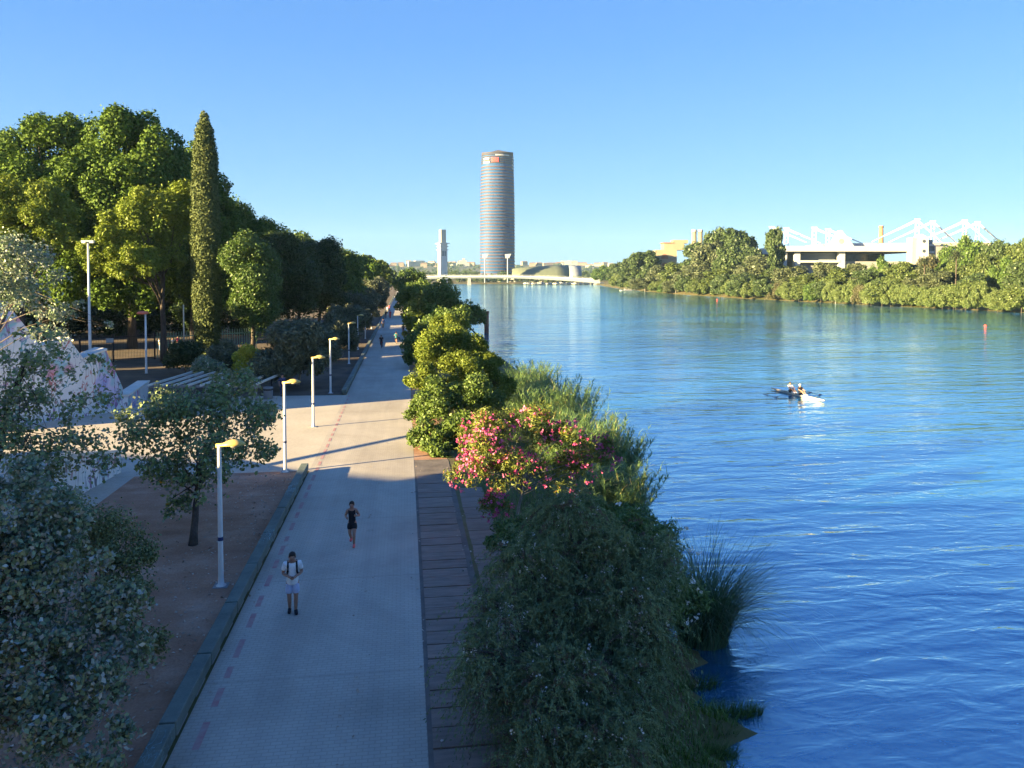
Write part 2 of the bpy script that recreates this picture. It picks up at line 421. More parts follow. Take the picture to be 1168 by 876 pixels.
def tag(o, label=None, cat=None, group=None, kind=None):
    if label: o['label'] = label
    if cat: o['category'] = cat
    if group: o['group'] = group
    if kind: o['kind'] = kind
    return o

def thing(name, label, cat, loc=(0, 0, 0), rz=0.0, group=None):
    o = bpy.data.objects.new(name, None); C.objects.link(o)
    o.location = loc; o.rotation_euler = (0, 0, rz)
    return tag(o, label, cat, group)

def dup(root, loc, rz=0.0, label=None, group=None, scale=None):
    r = root.copy(); C.objects.link(r); r.location = loc; r.rotation_euler = (0, 0, rz)
    if scale: r.scale = scale
    if label: r['label'] = label
    if group: r['group'] = group
    for ch in list(root.children):
        c = ch.copy(); C.objects.link(c); c.parent = r
        for g in list(ch.children):
            d = g.copy(); C.objects.link(d); d.parent = c
    return r

def quads_mesh(name, V, rnd, mat, tri=None):
    """V (n,4,3) leaf quads -> mesh with per-vertex attribute rnd"""
    n = len(V)
    me = bpy.data.meshes.new(name)
    me.vertices.add(n * 4); me.vertices.foreach_set('co', V.reshape(-1).astype(np.float32))
    me.loops.add(n * 4); me.loops.foreach_set('vertex_index', np.arange(n * 4, dtype=np.int32))
    me.polygons.add(n); me.polygons.foreach_set('loop_start', np.arange(n, dtype=np.int32) * 4)
    a = me.attributes.new('rnd', 'FLOAT', 'POINT'); a.data.foreach_set('value', np.repeat(rnd, 4).astype(np.float32))
    for m in (mat if isinstance(mat, (list, tuple)) else [mat]): me.materials.append(m)
    me.update(calc_edges=True)
    return me

def unit(a):
    return a / np.maximum(np.linalg.norm(a, axis=-1, keepdims=True), 1e-9)

def leaf_quads(pos, nrm, L, W, rng, droop=0.0, tdir=None, fold=0.12, sizevar=0.35):
    n = len(pos)
    t = unit(np.cross(nrm, rng.normal(size=(n, 3)))) if tdir is None else unit(tdir)
    t[:, 2] -= droop
    t = unit(t)
    w = unit(np.cross(t, nrm)); nn = np.cross(w, t)
    s = (1 + sizevar * rng.uniform(-1, 1, (n, 1)))
    l, wd = L * s, W * s
    V = np.empty((n, 4, 3))
    V[:, 0] = pos - t * l * 0.5
    V[:, 1] = pos + w * wd * 0.5 + nn * wd * fold
    V[:, 2] = pos + t * l * 0.5 - nn * l * 0.08
    V[:, 3] = pos - w * wd * 0.5 + nn * wd * fold
    return V

def sub_blobs(blobs, k, f, rng, low=-0.5, inner=0.62, outer=0.95, zs=1.0):
    out = []
    for b in blobs:
        c, r = np.array(b[:3]), np.array(b[3:6])
        for i in range(k):
            d = unit(rng.normal(size=3))
            if d[2] < low: d[2] = -d[2]
            q = c + r * d * rng.uniform(inner, outer)
            s = f * float(np.mean(r)) * rng.uniform(0.65, 1.35)
            out.append([*q, s, s, s * rng.uniform(0.75, 1.1) * zs])
    return out

def leaves_on(blobs, n, L, W, rng, shell=0.45, up=0.35, out=0.7, rand=0.7, droop=0.0, rough=0.22, cut=-1.0):
    B = np.array([[*b[:3], *(b[3:6] if len(b) > 4 else (b[3],) * 3)] for b in blobs], float)
    w = np.mean(B[:, 3:], axis=1) ** 2; w /= w.sum()
    i = rng.choice(len(B), n, p=w)
    d = unit(rng.normal(size=(n, 3)))
    d[d[:, 2] < cut, 2] *= -1
    rad = (1 - shell * rng.uniform(0, 1, n) ** 1.3) * (1 + rough * rng.normal(size=n) * 0.5)
    pos = B[i, :3] + B[i, 3:] * d * rad[:, None]
    nrm = unit(d * out + rand * rng.normal(size=(n, 3)) + np.array([0, 0, up]))
    return leaf_quads(pos, nrm, L, W, rng, droop)

def B4(lst):      # [(px,py,D,r[,rz])] -> blobs in the world
    o = []
    for t in lst:
        p = P(t[0], t[1], t[2]); r = t[3]; rz = t[4] if len(t) > 4 else r
        o.append([p.x, p.y, p.z, r, r, rz])
    return o

def trunk_mb(base, top, r0, blobs, rng, n_limb=8, r1=None, split=0.55, sides=8, wob=0.06, limb_r=0.35):
    mb = MB()
    base, top = Vector(base), Vector(top)
    H = (top - base).length
    pts, rad = [], []
    for i in range(7):
        t = i / 6
        p = base.lerp(top, t) + Vector((rng.normal(), rng.normal(), 0)) * wob * H * 0.25 * (t if t < 1 else 1)
        pts.append(p); rad.append(r0 * (1.25 if i == 0 else 1) * (1 - 0.6 * t))
    mb.tube(pts, rad, sides)
    idx = rng.permutation(len(blobs))[:n_limb]
    for j in idx:
        e = Vector(blobs[j][:3]); t = rng.uniform(split, 0.98); k = t * 6; a = int(min(k, 5))
        s = pts[a].lerp(pts[a + 1], k - a)
        m1 = s.lerp(e, 0.45) + Vector((rng.normal(), rng.normal(), abs(rng.normal()))) * 0.06 * (e - s).length
        rr = r0 * (1 - 0.6 * t) * limb_r * 1.6
        mb.tube([s, m1, e], [rr, rr * 0.6, rr * 0.2], 6)
    return mb

def tree(name, label, cat, base, blobs, leaf, n, L, W, seed, r0=0.2, limb_r=.3, bark='bark', k=0, f=0.45, group=None, n_limb=10,
         top=None, core=0.25, low=-0.5, sub_inner=0.62, sub_outer=0.95, zs=1.0, **kw):
    rng = np.random.default_rng(seed)
    base = Vector(base)
    root = thing(name, label, cat, base, 0, group)
    loc = [[b[0] - base.x, b[1] - base.y, b[2] - base.z, *(b[3:6] if len(b) > 4 else (b[3],) * 3)] for b in blobs]
    sb = sub_blobs(loc, k, f, rng, low, sub_inner, sub_outer, zs) if k else loc
    Vs = leaves_on(sb, int(n * (1 - core)), L, W, rng, **kw)
    if core and k:
        inn = [[*b[:3], *(0.8 * x for x in b[3:6])] for b in loc]
        kw2 = dict(kw); kw2['shell'] = 0.8
        Vs = np.concatenate([Vs, leaves_on(inn, int(n * core), L, W, rng, **kw2)])
    Vs[..., 2] = np.maximum(Vs[..., 2], 0.03)
    cr = link('crown', quads_mesh('crown', Vs, rng.uniform(0, 1, len(Vs)), M[leaf]), root)
    if top is None:
        c = np.mean(np.array(loc)[:, :3], axis=0); top = c + np.array([0, 0, 0.1 * c[2]])
    else:
        top = Vector(top) - base
    trunk_mb((0, 0, -0.1), top, r0, sb, rng, n_limb, limb_r=limb_r).build('trunk', M[bark], root, True)
    return root

ORD = ['first', 'second', 'third', 'fourth', 'fifth', 'sixth', 'seventh', 'eighth', 'ninth', 'tenth', 'eleventh', 'twelfth', 'thirteenth',
       'fourteenth', 'fifteenth', 'sixteenth', 'seventeenth', 'eighteenth', 'nineteenth', 'twentieth', 'twenty-first', 'twenty-second', 'twenty-third',
       'twenty-fourth', 'twenty-fifth', 'twenty-sixth', 'twenty-seventh', 'twenty-eighth', 'twenty-ninth', 'thirtieth', 'thirty-first', 'thirty-second',
       'thirty-third', 'thirty-fourth', 'thirty-fifth', 'thirty-sixth', 'thirty-seventh', 'thirty-eighth', 'thirty-ninth', 'fortieth', 'forty-first',
       'forty-second', 'forty-third', 'forty-fourth', 'forty-fifth', 'forty-sixth', 'forty-seventh', 'forty-eighth', 'forty-ninth', 'fiftieth']
def nth(i): return ORD[i] if i < len(ORD) else '%dth' % (i + 1)

# ------------------------------------------------------------------ world, sun, camera
sc = bpy.context.scene
w = bpy.data.worlds.new('World'); sc.world = w; w.use_nodes = True
wn = w.node_tree
sky = wn.nodes.new('ShaderNodeTexSky'); sky.sky_type = 'NISHITA'; sky.sun_disc = False
sky.sun_elevation = R(SUN_EL); sky.sun_rotation = R(SUN_AZ + 180)
sky.air_density = 1.0; sky.dust_density = 0.2; sky.ozone_density = 2.5
bg = wn.nodes['Background']; bg.inputs['Strength'].default_value = 0.05
def wnode(t, **kw):
    n = wn.nodes.new(t)
    for k, v in kw.items(): setattr(n, k, v)
    return n
tint = wnode('ShaderNodeMix', data_type='RGBA', blend_type='MULTIPLY'); tint.inputs[0].default_value = 1.0
wn.links.new(sky.outputs[0], tint.inputs[6]); tint.inputs[7].default_value = (0.42, 0.56, 0.72, 1)
tcw = wnode('ShaderNodeTexCoord'); spw = wnode('ShaderNodeSeparateXYZ'); wn.links.new(tcw.outputs['Generated'], spw.inputs[0])
rpw = wnode('ShaderNodeValToRGB'); els = rpw.color_ramp.elements
for i, (p_, c_) in enumerate([(0.0, (1.30, 2.15, 2.95)), (0.09, (1.02, 1.95, 2.95)), (0.28, (0.60, 1.45, 2.9)), (0.55, (0.36, 1.0, 2.6)), (1.0, (0.24, 0.75, 2.2))]):
    if i > 1: els.new(p_)
    els[i].position = p_
for i, c_ in enumerate([(1.0, 1.78, 2.75), (0.76, 1.58, 2.75), (0.42, 1.15, 2.7), (0.27, 0.83, 2.45), (0.19, 0.64, 2.1)]): els[i].color = (*c_, 1)
els[0].position, els[1].position, els[2].position, els[3].position, els[4].position = 0.0, 0.09, 0.28, 0.55, 1.0
wn.links.new(spw.outputs[2], rpw.inputs[0])
mxw = wnode('ShaderNodeMix', data_type='RGBA'); mxw.inputs[0].default_value = 0.72
wn.links.new(tint.outputs[2], mxw.inputs[6]); wn.links.new(rpw.outputs[0], mxw.inputs[7]); wn.links.new(mxw.outputs[2], bg.inputs[0])

sd = Vector((math.sin(R(SUN_AZ)) * math.cos(R(SUN_EL)), math.cos(R(SUN_AZ)) * math.cos(R(SUN_EL)), -math.sin(R(SUN_EL))))
sl = bpy.data.lights.new('sun', 'SUN'); sl.energy = 5.0; sl.angle = R(0.5); sl.color = (1.0, 0.76, 0.37)
so = bpy.data.objects.new('sun', sl); C.objects.link(so); so.rotation_euler = sd.to_track_quat('-Z', 'Y').to_euler()

cam = bpy.data.cameras.new('camera'); co = bpy.data.objects.new('camera', cam); C.objects.link(co)
cam.sensor_width = 36; cam.lens = 36 * F / 1168; cam.clip_end = 20000; cam.clip_start = 0.2
cam.shift_y = -(438 - PPY) / 1168; co.location = CAM; co.rotation_euler = (R(90) - PITCH, 0, -YAW)
sc.camera = co
sc.render.resolution_x, sc.render.resolution_y = 1024, 768
sc.view_settings.view_transform = 'Standard'; sc.view_settings.look = 'None'; sc.view_settings.gamma = 1
sc.view_settings.exposure = 2.95
sc.cycles.max_bounces = 6; sc.cycles.transparent_max_bounces = 6; sc.cycles.diffuse_bounces = 3; sc.cycles.glossy_bounces = 3
sc.cycles.use_denoising = True

# ------------------------------------------------------------------ terrain and water
WZ = -1.6
LY = [-400, -60, 0, 10, 16, 22, 30, 38, 46, 60, 75, 100, 130, 150, 200, 318, 500, 700, 850, 930, 1000]
LXs = [6, 6, 6, 6.6, 7.6, 8.2, 9, 10.5, 12.5, 13.0, 13.2, 13.0, 11, 10, 10.5, 13, 15, 16, 17, 19, 22]
RY = [-400, -60, 0, 100, 207, 261, 344, 420, 491, 600, 708, 800, 1000]
RXs = [200, 200, 195, 190, 182.8, 172, 158, 155, 158, 170, 187, 205, 210]
def xl(y): return float(np.interp(y, LY, LXs)) + (0.45 * math.sin(y * 1.9) + 0.3 * math.sin(y * 3.3 + 1) + .2 * math.sin(y * 7.1) if 0 < y < 70 else 0)
def xr(y): return float(np.interp(y, RY, RXs))
def rise(x, y):           # land on the far bank climbs gently behind the shore
    return min(2.2, max(0, (x - xr(y)) * 0.06))
ys = [-400, -60] + list(range(-10, 8, 4)) + [8 + .35 * i for i in range(120)] + list(range(52, 130, 4)) + list(range(130, 520, 14)) + [540, 600, 660, 720, 780, 830, 870, 890, 905, 920, 960, 1100, 1500, 2200, 4450]
rows = []
for y in ys:
    a, b_ = xl(y), xr(y)
    if y <= 905:
        row = [(-4250, 0), (-300, 0), (-60, 0), (-20, 0), (-5.3, 0), (2.0, 0), (2 + (a - 2) * .35, -0.25), (2 + (a - 2) * .7, -0.9), (a, WZ - .02), (a + 2.0, WZ - .6), (a + 12, -4),
               (b_ - 12, -4), (b_, WZ - .02), (b_ + 4, -0.6), (b_ + 12, .3), (b_ + 40, 2.0), (b_ + 120, 2.2), (b_ + 800, 2.2), (4250, 2.2)]
    else:
        row = [(-4250, 0), (-300, 0), (-60, 0), (-20, 0), (-5.3, 0), (2.0, 0), (2 + (a - 2) * .35, 0), (2 + (a - 2) * .7, 0), (a, 0), (a + 2.0, 0), (a + 12, 0),
               (b_ - 12, 0), (b_, 0.0), (b_ + 4, 0.3), (b_ + 12, .6), (b_ + 40, 2.0), (b_ + 120, 2.2), (b_ + 800, 2.2), (4250, 2.2)]
    rows.append([(x, y, z) for x, z in row])
mb = MB(); mb.grid(rows, closed=False, cap=False)
g = mb.build('ground', M['ground'], None, True); tag(g, kind='structure')
mb = MB()
mb.poly([(-40, -400, WZ), (260, -400, WZ), (260, 945, WZ), (-40, 945, WZ)])
tag(mb.build('river', M['water']), kind='structure')
# low hills on the skyline
mb = MB()
hr = []
hrng = np.random.default_rng(3)
hx = np.linspace(-4200, 4200, 60)
prof = 38 + 9 * np.sin(hx / 700 + 1) + 5 * np.sin(hx / 260) + 2 * np.sin(hx / 90)
for (y, k) in ((2500, 0.0), (2700, 0.45), (2950, 0.85), (3200, 1.0), (3600, 1.02), (4400, 0.6)):
    hr.append([(x, y, -1.0 + k * (h + 1)) for x, h in zip(hx, prof)])
mb.grid(hr, closed=False, cap=False)
M['hill'] = mat_var('hill_scrub', (0.05, 0.06, 0.03), (0.10, 0.095, 0.06), 0.012, 0.95)
tag(mb.build('hills', M['hill'], None, True), kind='structure')
def hillz(x, y=3000):
    return -1 + float(np.interp(y, [2500, 2700, 2950, 3200], [0, .45, .85, 1.0])) * (float(np.interp(x, hx, prof)) + 1)

# flat sheets laid on the ground
def sheet(name, pts, z, mat, sub=1):
    mb = MB(); mb.poly([(x, y, z) for x, y in pts]); return tag(mb.build(name, mat), kind='structure')
sheet('promenade', [(-4.95, -20), (0.25, -20), (0.25, 900), (-4.95, 900)], 0.008, M['path'])
sheet('soil_bed', [(-13.2, -20), (-5.32, -20), (-5.32, 38.5), (-13.2, 38.5)], 0.012, M['soil'])
sheet('plaza', [(-60, 38.5), (-4.95, 38.5), (-4.95, 62.8), (-60, 66)], 0.008, M['plaza'])
sheet('side_path', [(-60, -20), (-13.2, -20), (-13.2, 38.5), (-60, 38.5)], 0.004, M['plaza'])
M['parkfloor'] = mat_var('shaded_park_floor', (0.05, 0.036, 0.026), (0.13, 0.095, 0.065), 0.5, 0.95, bmp=.4)  # soil darkened so its colour carries the shade under the trees
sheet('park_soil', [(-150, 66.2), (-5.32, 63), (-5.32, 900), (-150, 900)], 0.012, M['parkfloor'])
# painted line of red dashes
mb = MB(); drng = random.Random(4)
y = 13.0
while y < 62:
    L = drng.choice([0.55, 0.8, 0.9, 1.0]); x = -4.5 - 0.004 * (y - 16)
    mb.poly([(x - .075, y, .014), (x + .075, y, .014), (x + .065, y + L, .014), (x - .085, y + L, .014)])
    y += L + drng.choice([0.45, 0.6, 0.7])
M['reddash'] = mat_var('worn_red_paint', (0.37, 0.28, 0.25), (0.37, 0.16, 0.165), 4, 0.8)
tag(mb.build('path_marking', M['reddash']), kind='structure')
# slab strip (each slab with a gap) and the outer slabs under the bushes
mb = MB(); y = -6.0; j = 0
while y < 36.6:
    mb.box((0.36, y, -.12), (1.84 + .02 * math.sin(j * 1.7), y + .70, 0.03 + .008 * math.sin(j * 2.3)))
    y += .75; j += 1
tag(mb.build('slab_walkway', M['boards']), kind='structure')
mb = MB(); y = -6.0
while y < 34:
    mb.box((2.02, y, -.15), (3.3, y + 1.45, -0.02)); y += 1.5
tag(mb.build('outer_paving', M['boards']), kind='structure')
sheet('gap_soil', [(0.25, -20), (2.05, -20), (2.05, 40), (0.25, 40)], 0.003, M['mud'])
sheet('bank_soil', [(0.25, 40), (2.0, 40), (2.0, 900), (0.25, 900)], 0.005, M['soil'])
# low concrete wall along the promenade
def low_wall(y0, y1, label):
    t = thing('low_wall', label, 'wall', (-5.13, y0, 0), 0, 'low walls along the promenade')
    mb = MB(); y = 0
    while y < y1 - y0:
        e = min(y + 2.95, y1 - y0)
        mb.box((-.19, y, .13), (.17, e, .44)); y += 3.0
    o = mb.build('beam', M['beamwall'], t)
    bv = o.modifiers.new('bev', 'BEVEL'); bv.width = .025; bv.segments = 2
    mb = MB(); y = .25
    while y < y1 - y0:
        mb.box((-.13, y, -.05), (.12, y + .8, .128)); y += 1.5
    mb.build('plinth', M['grey'], t)
low_wall(4, 38.3, 'near low concrete wall with blue painted scrawls beside the shaded brown soil bed')
low_wall(62.9, 330, 'far low concrete wall running off along the tree-lined side of the promenade')

# ------------------------------------------------------------------ the bridge the picture is taken from (casts the near shadow)
bd = math.atan2(-0.48, 1.0)
t = thing('road_bridge', 'wide road bridge the view is taken from, crossing the promenade and river', 'bridge', (0, -0.75, 0), bd)
mb = MB(); mb.box((-70, -19, 6.5), (240, 0.0, 8.3)); mb.build('deck', M['grey'], t)
mb = MB(); mb.box((-70, -.3, 8.303), (240, -.06, 9.3)); mb.build('parapet', M['grey'], t)
mb = MB(); mb.box((-70, -18.9, 8.303), (240, -18.66, 9.3)); mb.build('rear_parapet', M['grey'], t)
mb = MB(); mb.box((-34, -18, -.2), (-31, -1, 6.497)); mb.build('pier', M['grey'], t)

# ------------------------------------------------------------------ unseen plane trees added on the left to shade the near foliage and lamp
for i, (x, y, h) in enumerate([(-14, 5, 11.5), (-17.5, 11, 12), (-36, 19.5, 13.5), (-20.5, 15.6, 8.6)]):
    tree('plane_tree', ['broad plane tree beside the bridge abutment', 'tall plane tree left of the soil bed', 'plane tree standing furthest from the bridge', 'low young plane tree by the side path'][i], 'tree',
         (x, y, 0), [[x, y, h * .6, min(3.0, h * .31), min(3.0, h * .31), h * .4]], 'mid', 12000, .4, .3, 50 + i, .28, k=22, f=.4, group='plane trees beside the bridge')

# ------------------------------------------------------------------ big park trees on the left
rr0 = random.Random(31)
def big_ficus(px, py_top, D, wid_px, base_py, seed, label, n, low_px=372):
    s = D / F
    top = P(px, py_top, D); cx, cy = top.x, top.y
    bot = P(px, low_px, D).z
    rx = wid_px * s / 2; hz = (top.z - bot) / 2
    blobs = [[cx, cy, bot + hz * .95, rx * .8, rx * .75, hz * .82], [cx - rx * .3, cy - rx * .2, bot + hz * .75, rx * .7, rx * .7, hz * .7],
             [cx + rx * .35, cy - rx * .15, bot + hz * .72, rx * .65, rx * .65, hz * .68]]
    return tree('fig_tree', label, 'tree', (cx, cy, 0), blobs, 'ficus', n, .40, .30, seed, .6, k=60, f=.175, n_limb=16, core=.05, low=-.75,
                sub_inner=.9, sub_outer=1.06, zs=1.35, shell=.3, up=.3, rough=.22, rand=.55, group='great fig trees of the park')
big_ficus(45, 108, 106, 190, 400, 11, 'huge dark green fig tree at the left edge, its top highest on the skyline', 120000)
big_ficus(146, 108, 102, 160, 400, 12, 'huge rounded fig tree between the lamp pole and the tall cypress', 120000)
big_ficus(218, 148, 118, 105, 400, 13, 'dark fig tree rising directly behind the tall narrow cypress', 70000)

# dark understorey behind the fence, and a belt of trees further left that keeps the park floor in shade
for i, (px, D, H, r) in enumerate([(-30, 128, 13, 6), (15, 134, 12, 6), (55, 126, 11, 5.5), (92, 138, 13, 6.5), (128, 130, 11, 5.5), (165, 142, 13, 6.5), (200, 134, 11, 6), (240, 146, 14, 7), (285, 160, 15, 7)]):
    q = P(px, 330, D)
    tree('park_tree', 'dark shaded understorey tree behind the park fence, %s from the left' % nth(i), 'tree', (q.x, q.y, 0), [[q.x, q.y, H * .52, r, r, H * .47]], 'dark', 9000, .7, .55, 300 + i, .25, k=22, f=.36, n_limb=6, core=.2, group='understorey trees in the park')
for i, (x, y, H) in enumerate([(-57, 50.5, 17.5), (-59, 57.5, 17.5), (-63, 64.5, 16.5), (-72, 74, 16), (-86, 92, 17), (-96, 108, 17)]):
    tree('park_tree', '%s tree of the belt standing left of the picture, shading the park floor' % nth(i), 'tree', (x, y, 0), [[x, y, H * .52, 5.2, 5.2, H * .47]], 'mid', 9000, .8, .6, 320 + i, .25, k=22, f=.36, n_limb=6, core=.2, group='belt of trees at the left of the park')

q0, q1 = P(-60, 330, 118), P(300, 330, 124)
hb = []
for i in range(46):
    q = q0.lerp(q1, i / 45); hb.append([q.x + rr0.uniform(-1, 1), q.y + rr0.uniform(-1, 1), 1.9, 1.9, 1.9, rr0.uniform(2.0, 2.8)])
tree('park_hedge', 'long dark hedge closing off the park behind the black fence', 'hedge', (q0.x, q0.y, 0), hb, 'dark', 26000, .4, .3, 340, .12, k=5, f=.5, n_limb=20, core=.2, top=(q0.x, q0.y, 2.0))  # hedge added to fill in the dark shade behind the fence

# stone pines in front
b = P(187, 400, 86)
tree('stone_pine', 'yellow-green pine with forked trunk in front of the dark fig trees', 'tree', (b.x, b.y, 0),
     B4([(150, 262, 84, 3.6, 2.6), (185, 235, 86, 3.6, 2.6), (205, 262, 87, 2.4, 2.6), (125, 285, 83, 2.6, 2.2), (192, 290, 86, 2.6, 2.2), (160, 300, 83, 3.0, 2.0),
         (110, 300, 83, 1.8, 1.6), (140, 310, 82, 1.8, 1.2)]),
     'pine', 52000, .34, .16, 21, .38, k=9, f=.36, n_limb=22, core=.15, up=.6, top=P(185, 300, 86), group='park pines')
b = P(25, 400, 84)
tree('stone_pine', 'yellow-green pine cut by the left edge of the picture', 'tree', (b.x, b.y, 0),
     B4([(20, 235, 84, 3.8, 2.8), (50, 250, 84, 3.2, 2.4), (-10, 250, 84, 3.4, 2.6), (20, 280, 83, 3.6, 2.2), (62, 275, 83, 2.2, 1.8), (0, 300, 82, 3, 2)]),
     'pine', 40000, .34, .16, 22, .36, k=9, f=.36, n_limb=18, core=.15, up=.6, top=P(25, 290, 84), group='park pines')
# cypress
b = at(237, 415)
Db = b.x * math.sin(YAW) + b.y * math.cos(YAW)
cyp = []
for i in range(34):
    tt = i / 33
    z = 1.0 + tt * 24.8
    r = float(np.interp(tt, [0, .1, .3, .5, .75, .9, .97, 1], [1.15, 1.4, 1.6, 1.58, 1.45, 1.28, 1.0, .6]))
    for j in range(5):
        aa = j * 1.257 + i * .35
        cyp.append([b.x + .42 * math.sin(aa) * r, b.y + .42 * math.cos(aa) * r, z + .3 * math.sin(j * 2.3 + i), r * .62, r * .62, 1.5])
tree('cypress', 'tall narrow column-shaped cypress towering in front of the fig trees', 'tree', (b.x, b.y, 0), cyp, 'cypress', 100000, .26, .12, 23, .3, k=0, core=0, rough=.13,
     n_limb=0, top=(b.x, b.y, 20), droop=-.9, rand=.5, up=.2, sub_inner=.7, sub_outer=.85, shell=.3)

# row of trees behind the promenade wall; (px, top py, D, width px, leaf)
row = [(286, 262, 84, 66, 'rb4', 'rounded green tree right of the cypress with a dense dome'), (262, 222, 128, 60, 'ficus', 'tall dark tree peeking out behind the right side of the cypress'),
       (325, 255, 98, 72, 'dark', 'broad dark tree behind the grey-leaved bush and red lamp'), (300, 246, 132, 60, 'ficus', 'tall tree behind the rounded dome right of the cypress'),
       (362, 272, 116, 62, 'dark', 'dark tree above the second lit yellow lamp'), (340, 262, 160, 56, 'mid', 'back-row tree showing above the broad dark tree'),
       (388, 284, 146, 48, 'mid', 'middle-height tree where the tree row starts to drop away'), (376, 281, 205, 44, 'ficus', 'back-row tree in the middle of the row'),
       (405, 290, 190, 36, 'mid', 'tree with an olive crown midway along the promenade'), (421, 292, 250, 26, 'ficus', 'pointed dark tree beyond the olive crown'),
       (432, 297, 320, 22, 'yellowgreen', 'light yellow-green tree near the far end of the row'), (440, 303, 400, 18, 'dark', 'small dark tree near the vanishing end of the promenade'),
       (446, 308, 500, 14, 'mid', 'last small tree at the far end of the promenade'), (415, 288, 330, 28, 'dark', 'dark back-row tree near the far end against the sky'),
       (398, 289, 270, 30, 'ficus', 'back-row dark crown just left of the far light tree')]
for i, (px, py, D, wpx, lf, lab) in enumerate(row):
    s = D / F; top = P(px, py, D); rx = wpx * s / 2; H = top.z
    n = int(min(52000, max(5000, 4.6e6 / D)))
    L = max(.24, .25 * D / 90)
    tree('park_tree', lab, 'tree', (top.x, top.y, 0), [[top.x, top.y, H * .62, rx, rx * 1.05, H * .38], [top.x + rx * .3, top.y - rx * .4, H * .45, rx * .8, rx * .8, H * .32]],
         lf, n, L, L * .7, 100 + i, .3, k=34, f=.3, n_limb=10, core=.15, sub_outer=.9, group='trees lining the promenade')
# grey-leaved small trees beside the wall
for i, (x, y, H, r, lf, lab) in enumerate([(-9.6, 69, 5.6, 3.1, 'olive', 'grey-leaved bushy tree between the lit yellow lamps and the dark trunks'), (-8.2, 88, 5.5, 2.3, 'olive', 'grey-leaved small tree behind the lamps past the plaza'),
                                           (-8.0, 104, 6.2, 2.6, 'olive', 'grey-leaved tree beside the far wall below the dark row'), (-8.2, 124, 6.8, 2.8, 'olive', 'pale grey-green tree midway along the far wall'),
                                           (-8.4, 150, 7.4, 3.2, 'olive', 'pale grey-green tree past the middle of the far wall'), (-8.6, 185, 8, 3.6, 'olive', 'largest pale tree overhanging the far wall'),
                                           (-9, 235, 9, 4, 'olive', 'furthest pale tree overhanging the far wall')]):
    tree('silver_tree', lab, 'tree', (x, y, 0), [[x, y, H * .58, r, r, H * .4], [x + .4 * r, y - .3 * r, H * .42, r * .7, r * .7, H * .3]], lf, int(22000 if y < 80 else 12000), .17 + y * .0012, .12 + y * .0008, 140 + i, .12, bark='palebark',
         k=16, f=.36, n_limb=9, core=.15, group='small grey-leaved trees along the far wall')
# undergrowth in front of the fence
for i, (px, py, H, r, lf, lab, nm) in enumerate([(283, 436, 3.0, 1.3, 'yellow', 'bright yellow-leaved bush at the park edge right of the cypress', 'bush'), (258, 432, 3.2, 1.7, 'olive', 'grey-green bush left of the bright yellow one', 'bush'),
                                             (212, 428, 3.2, 1.9, 'dark', 'dark bush at the foot of the cypress before the fence', 'bush'), (310, 445, 3.4, 1.9, 'olive', 'grey-green bush behind the person in navy', 'bush'),
                                             (235, 440, 2.4, 1.4, 'poplar', 'pale-stemmed leafy bush below the cypress', 'bush')]):
    p = at(px, py)
    tree(nm, lab, 'bush', p, [[p.x, p.y, H * .55, r, r, H * .45]], lf, 9000, .2, .14, 160 + i, .06, k=12, f=.42, n_limb=8, core=.2, group='bushes at the park edge')

# ------------------------------------------------------------------ white poplars in the left foreground
p = at(220, 622)
tree('white_poplar', 'small poplar with leaning trunk on the soil bed behind the nearest lamp', 'tree', p,
     B4([(225, 480, 29.5, 1.7, 1.4), (180, 500, 29, 1.4, 1.1), (280, 490, 30.5, 1.5, 1.2), (245, 520, 28.5, 1.4, 1.0), (190, 540, 28, 1.2, .9), (295, 520, 30, 1.1, .8), (235, 555, 28, 1.1, .7), (205, 580, 28, .5, .6), (260, 450, 31, 1.3, 1.0), (165, 470, 31, 1.1, .9)]),
     'poplar2', 11500, .15, .11, 31, .15, bark='bark', k=10, f=.36, n_limb=14, core=.1, top=P(228, 520, 28.8), rough=.4, group='poplars on the soil bed')
b = P(-20, 800, 15); 
tree('white_poplar', 'nearest poplar with silver-white leaf undersides in the bottom left corner', 'tree', (-9.2, 13.6, 0),
     B4([(20, 620, 15, .95), (70, 650, 15, .9), (20, 700, 14.5, 1.0), (90, 720, 14.5, .9), (140, 745, 14.5, .55), (30, 780, 13.8, 1.0), (95, 800, 13.6, .75), (40, 850, 13, .9), (120, 850, 13, .5), (60, 590, 15.5, .6), (150, 690, 15, .4), (-10, 660, 15, 1), (20, 560, 16, .6)]),
     'poplar', 26000, .11, .07, 32, .16, bark='bark', k=9, f=.4, n_limb=14, core=.1, limb_r=.16, top=(-8.4, 14.5, 4.2), rough=.4, shell=.7, rand=1.1, droop=.25, group='poplars on the soil bed')
tree('white_poplar', 'sparse green poplar with bare branches in front of the white graffiti walls', 'tree', (-14.6, 26.5, 0),
     B4([(10, 450, 27, 1.5), (60, 430, 27, 1.1), (40, 490, 26, 1.4), (100, 470, 26.5, 1.0), (90, 520, 25.5, 1.1), (20, 540, 25, 1.4), (120, 530, 26, .6), (-15, 500, 26, 1.5), (60, 560, 25, 1.1), (30, 400, 28, 1.0), (110, 420, 28, .5)]),
     'poplar2', 6200, .14, .105, 33, .16, bark='bark', limb_r=.16, k=8, f=.42, n_limb=20, core=.1, top=P(30, 400, 27), rough=.5, shell=.8, rand=1.0, group='poplars on the soil bed')
